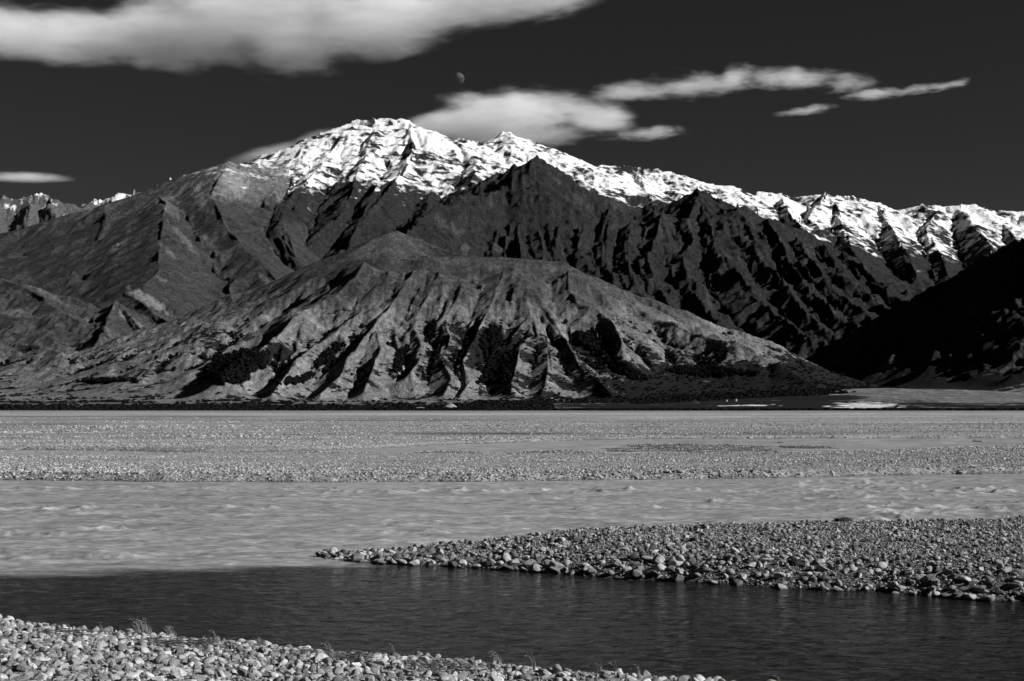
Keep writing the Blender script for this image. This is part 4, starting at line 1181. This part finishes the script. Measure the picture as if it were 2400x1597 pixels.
def forest(name, blobs, n, label, rlo=3.0, rhi=5.0):
    """trees inside patches given in picture pixels; placed where those sight lines meet the hill"""
    XS = []; YS = []
    gy, gx = np.meshgrid(np.arange(len(FROWS)), np.arange(len(FA)), indexing='ij')
    PX = CX + FA[None, :] * F_PX + 0 * FZ
    PY = HOR - (FZ - H_CAM) / FROWS[:, None] * F_PX
    W = np.zeros(FZ.shape, bool)
    vis = (FROWS[:, None] < 2450) & (FROWS[:, None] > 1000) & (FMT > 0.2) & (FGRP != G_LEFT)
    for (px, py, rx, ry, rot) in blobs:
        c, s = math.cos(rot), math.sin(rot)
        dx, dy = PX - px + 9 * gnoise(PX / 16, PY / 12, 8), PY - py + 7 * gnoise(PX / 14 + 9, PY / 10, 9)
        q = ((dx * c + dy * s) / rx) ** 2 + ((-dx * s + dy * c) / ry) ** 2
        W |= (q < 1 + 0.9 * gnoise(PX / 9, PY / 7, 3)) & vis
    # only land the viewer's side of the hill shows: running minimum of PY along each column
    run = np.minimum.accumulate(np.where(FROWS[:, None] > 900, PY, 1e9), axis=0)
    W &= PY <= run + 1.5
    r_, c_ = np.nonzero(W)
    if len(r_) == 0: return
    # sample by real area
    wgt = FROWS[r_] * np.gradient(FROWS)[r_]; wgt = wgt / wgt.sum()
    k = rng.choice(len(r_), n, p=wgt)
    Y = FROWS[r_[k]] * (1 + rng.uniform(-.002, .002, n)); X = FA[c_[k]] * Y + rng.uniform(-1, 1, n)
    z = far_z(X, Y)[0]
    R = rng.uniform(rlo, rhi, n)
    gn_scatter(name, np.stack([X, Y, z - 1.0], -1), np.stack([np.zeros(n), np.zeros(n), rng.uniform(0, 6.28, n)], -1),
               np.stack([R, R, R], -1), [t.copy() for t in TRE], label)
forest('hillside_forest', [(563, 856, 66, 24, -0.18), (530, 878, 42, 18, 0.0), (590, 845, 40, 16, .2), (500, 868, 22, 8, -.3), (555, 895, 26, 12, -.4)], 900, 'dense black patch of trees on the left slope of the front hill', 2.6, 4.6)
def gully_scrub():
    n = 120000
    Y = rng.uniform(1450, 2450, n); X = rng.uniform(-0.37, 0.30, n) * Y
    z, r0, c0 = far_z(X, Y)
    f = FCAV[r0, c0] + 0.5 * gnoise(X / 60, Y / 60, 66) + 0.4 * gnoise(X / 14, Y / 14, 67)
    k = (f > 0.48 + 0.9 * sstep(60, 170, z)) & (z < 190) & ((FGRP[r0, c0] == G_FRONT) | (FGRP[r0, c0] == G_FOOT)) & (FMT[r0, c0] > 0.3) & (rng.random(n) < 0.6)
    X, Y, z = X[k], Y[k], z[k]; m = len(X); R = 0.8 + 2.6 * rng.random(m) ** 2
    print('gully', m)
    gn_scatter('gully_bushes', np.stack([X, Y, z - 0.4], -1), np.stack([np.zeros(m), np.zeros(m), rng.uniform(0, 6.28, m)], -1),
               np.stack([R, R, R * rng.uniform(0.6, 1.1, m)], -1), [t.copy() for t in TRE], 'dark bushes filling the gully floors of the front hill')
gully_scrub()
forest('gully_trees', [(1150, 800, 20, 34, 0.3), (1165, 872, 26, 42, 0.15), (1130, 915, 16, 22, 0.0), (1385, 806, 40, 15, 0.5), (1470, 868, 60, 11, 0.55), (770, 835, 46, 9, -0.75), (935, 850, 9, 30, 0.35), (1010, 780, 8, 26, 0.4)], 1500,
       'dark trees choking the deepest gullies of the front hill', 1.6, 3.4)
forest('foothill_shrubs', [(250, 905, 90, 14, 0), (560, 925, 90, 9, 0), (660, 905, 80, 8, -0.3), (1700, 880, 120, 12, 0.1), ], 1500, 'patches of dark shrubs along the foot of the hills', 1.2, 2.6)

# ------------------------------------------------------------------ small far things
def heap(px, py, Y, wpx, hpx, label, seed):
    x, y, z = P(px, py, Y); z = float(far_z(np.array([x]), np.array([y]))[0][0])
    w = wpx / F_PX * Y / 2; h = hpx / F_PX * Y
    n = 28; g = np.linspace(-1, 1, n); A, B = np.meshgrid(g, g)
    r = np.sqrt((A * 1.0) ** 2 + B ** 2)
    Z = np.clip(1 - r, 0, 1) * h * (1 + 0.25 * gnoise(A * 4 + seed, B * 4, seed)) - 0.3
    V = np.stack([x + A * w, y + B * w * 0.7, z + Z], -1).reshape(-1, 3)
    tag(mesh_np('gravel_heap', V, grid_faces(n, n), M_PIT), label, 'gravel heap', 'pale gravel heaps below the front hill')
heap(1056, 962, 1010, 52, 15, 'pale cone of gravel on the scrub plain below the hill', 3)
heap(985, 962, 1000, 66, 6, 'low wide gravel spread left of the pale cone', 8)
def hut(px, py, Y, wpx, label):
    x, y, z = P(px, py, Y); z = float(far_z(np.array([x]), np.array([y]))[0][0])
    w = wpx / F_PX * Y; d = w * 0.8; hw = w * 0.5; hr = w * 0.25
    e = D.objects.new('hut', None); COL.objects.link(e); e.location = (x, y, z + 1.2); e.empty_display_size = 1
    V = [(-w/2, -d/2, -2), (w/2, -d/2, -2), (w/2, d/2, -2), (-w/2, d/2, -2), (-w/2, -d/2, hw), (w/2, -d/2, hw), (w/2, d/2, hw), (-w/2, d/2, hw)]
    Fc = [(0, 1, 5, 4), (1, 2, 6, 5), (2, 3, 7, 6), (3, 0, 4, 7), (4, 5, 6, 7)]
    mesh_np('wall', np.array(V), np.array(Fc), M_WHITE, smooth=False, parent=e)
    o = w * 0.08
    V = [(-w/2-o, -d/2-o, hw+.02), (w/2+o, -d/2-o, hw+.02), (w/2+o, d/2+o, hw+.02), (-w/2-o, d/2+o, hw+.02), (-w/2-o, 0, hw+hr), (w/2+o, 0, hw+hr)]
    Fc3 = [(0, 1, 5, 4), (2, 3, 4, 5), (0, 4, 3, 3), (1, 2, 5, 5), (0, 3, 2, 1)]
    me = D.meshes.new('roof'); me.from_pydata(V, [], [(0, 1, 5, 4), (2, 3, 4, 5), (0, 4, 3), (1, 2, 5), (0, 3, 2, 1)]); me.materials.append(M_ROOF)
    r = D.objects.new('roof', me); COL.objects.link(r); r.parent = e
    tag(e, label, 'hut', 'tiny white huts at the foot of the front hill')
hut(1704, 937, 1330, 2.4, 'tiny white hut at the foot of the hill, left of the two')
hut(1726, 936, 1350, 3.0, 'tiny white hut at the foot of the hill, right of the two')

# ------------------------------------------------------------------ moon
md = 90000.0
mx, my, mz = P(1073.5, 185, md)
R_m = 14.6 / F_PX * md
v, f = ICO[3]
import bmesh
bm = bmesh.new(); bmesh.ops.create_uvsphere(bm, u_segments=64, v_segments=32, radius=R_m)
me = D.meshes.new('moon'); bm.to_mesh(me); bm.free()
for p_ in me.polygons: p_.use_smooth = True
moon = D.objects.new('moon', me); COL.objects.link(moon); moon.location = (mx, my, mz)
t = NT('moon_surface')
mn = t.noise(t.obj(), 0.0035, 4, 0.55, 0.5)
df = t.n('ShaderNodeBsdfDiffuse'); g = t.mapr(mn, 0.38, 0.62, 0.02, 0.06); t.l(g, df.inputs['Color'])
tr = t.n('ShaderNodeBsdfTransparent'); ad = t.n('ShaderNodeAddShader')       # the sky's own light lies in front of the moon
mk = t.n('ShaderNodeMixShader'); bf = t.n('ShaderNodeNewGeometry').outputs['Backfacing']; tr2 = t.n('ShaderNodeBsdfTransparent'); tr2.inputs[0].default_value = (0, 0, 0, 1)
t.l(bf, mk.inputs[0]); t.l(df.outputs[0], mk.inputs[1]); t.l(tr2.outputs[0], mk.inputs[2])   # only the near face scatters sunlight this way
t.l(mk.outputs[0], ad.inputs[0]); t.l(tr.outputs[0], ad.inputs[1]); t.l(ad.outputs[0], t.out.inputs['Surface'])
me.materials.append(t.m)
tag(moon, 'pale half moon high in the dark sky above the snowy peak', 'moon')

# ------------------------------------------------------------------ clouds
def cloud(Y, depth, blobs, label, density, erode=0.5, nscale=3.0, soft=0.5):
    """blobs: (px, py, rx, ry, angle) ellipsoids; one volume box holding a density field made from them"""
    s = Y / F_PX
    ex = 1.35
    xs0 = min(b[0] - b[2] * ex for b in blobs); xs1 = max(b[0] + b[2] * ex for b in blobs)
    ys0 = min(b[1] - b[3] * ex - abs(math.sin(b[4])) * b[2] for b in blobs); ys1 = max(b[1] + b[3] * ex + abs(math.sin(b[4])) * b[2] for b in blobs)
    cx_, cy_ = (xs0 + xs1) / 2, (ys0 + ys1) / 2
    c = P(cx_, cy_, Y)
    hx, hz = (xs1 - xs0) / 2 * s, (ys1 - ys0) / 2 * s
    V = [(a * hx, b * depth, d * hz) for a in (-1, 1) for b in (-1, 1) for d in (-1, 1)]
    Fc = [(0, 1, 3, 2), (4, 6, 7, 5), (0, 4, 5, 1), (2, 3, 7, 6), (0, 2, 6, 4), (1, 5, 7, 3)]
    t = NT('cloud_vapour')
    oc = t.obj()
    big = t.noise(t.mapping(oc, (0.6, 0.7, 1.6), (0, 0.12, 0)), nscale / 2600.0, 2, 0.5, 0.4)
    wn = t.noise(t.mapping(oc, (0.42, 0.8, 1.35), (0, 0.16, 0)), nscale / 620.0, 9, 0.66, 0.5)
    field = None
    for (px, py, rx, ry, an) in blobs:
        m = t.n('ShaderNodeMapping'); m.vector_type = 'TEXTURE'
        m.inputs['Location'].default_value = ((px - cx_) * s, 0, -(py - cy_) * s)
        m.inputs['Rotation'].default_value = (0, an, 0)
        m.inputs['Scale'].default_value = (rx * s, depth * 0.9, ry * s)
        t.l(oc, m.inputs['Vector'])
        ln = t.n('ShaderNodeVectorMath', operation='LENGTH'); t.l(m.outputs[0], ln.inputs[0])
        q = t.math('SUBTRACT', 1.0, ln.outputs['Value'])
        field = q if field is None else t.math('SMOOTH_MAX', field, q, 0.3)
    n = t.math('MULTIPLY', t.math('SUBTRACT', big, 0.5), erode * 2.2)
    n = t.math('ADD', n, t.math('MULTIPLY', t.math('SUBTRACT', wn, 0.5), erode * 1.9))
    fld = t.math('ADD', field, n)
    dens = t.math('MULTIPLY', t.mapr(fld, 0.0, soft, 0.0, density, smooth=True), t.mapr(wn, 0.35, 0.6, 0.55, 1.25))
    sc_ = t.n('ShaderNodeVolumeScatter'); sc_.inputs['Color'].default_value = (1, 1, 1, 1); sc_.inputs['Anisotropy'].default_value = 0.0
    t.l(dens, sc_.inputs['Density'])
    t.l(sc_.outputs[0], t.out.inputs['Volume'])
    o = mesh_np('cloud', np.array(V), np.array(Fc), t.m, smooth=False)
    o.location = c
    tag(o, label, 'cloud')
    return o
CY = 13500
cloud(CY, 900, [(60, 76, 300, 66, 0.0), (400, 84, 280, 60, 0.0), (690, 100, 170, 66, -0.03), (560, 50, 400, 62, 0.0), (900, 62, 280, 60, -0.22), (1160, 8, 300, 42, -0.18), (-200, 80, 300, 70, 0), (700, -10, 420, 40, 0)],
      'huge soft pale cloud bank filling the upper left sky', 0.0026, 0.60, 3.8, 0.70)
cloud(CY + 200, 700, [(1215, 256, 220, 40, 0.06), (1110, 278, 150, 32, -0.05), (1180, 308, 240, 26, 0.03), (1390, 277, 105, 24, 0.12), (1010, 300, 110, 30, -0.2)],
      'pale rounded cloud standing behind the two snowy peaks', 0.0030, 0.62, 6.0, 0.75)
cloud(CY + 2000, 500, [(1480, 217, 120, 17, -0.06), (1640, 198, 165, 23, -0.04), (1725, 178, 50, 15, 0), (1850, 188, 165, 16, 0.03), (1985, 200, 70, 10, 0.12)],
      'long flat cloud streak right of the snowy peaks', 0.0034, 0.85, 9.0, 1.1)
cloud(CY + 3200, 350, [(2050, 219, 72, 11, -0.04), (2150, 212, 90, 6, -0.11), (2215, 203, 50, 4, -0.14)],
      'thin tapering cloud wisp highest toward the right', 0.0046, 0.80, 10.0, 1.1)
cloud(CY + 4200, 350, [(1892, 260, 72, 8, -0.08)],
      'small narrow cloud wisp just below the tapering one', 0.0046, 0.70, 10.0, 1.1)
cloud(CY + 4200, 350, [(1530, 312, 80, 15, -0.03)],
      'small ragged cloud below the long flat streak', 0.0026, 0.8, 10.0, 0.8)
cloud(CY + 7000, 400, [(60, 416, 130, 13, 0.02)],
      'small lens shaped cloud above the far left range', 0.0040, 0.18, 5.0, 0.9)
cloud(CY + 2600, 400, [(650, 358, 130, 20, -0.2), (740, 328, 70, 20, -0.3)],
      'thin veil of cloud behind the left shoulder of the main peak', 0.0022, 0.25, 5.0, 0.9)
print('objects', len(D.objects))
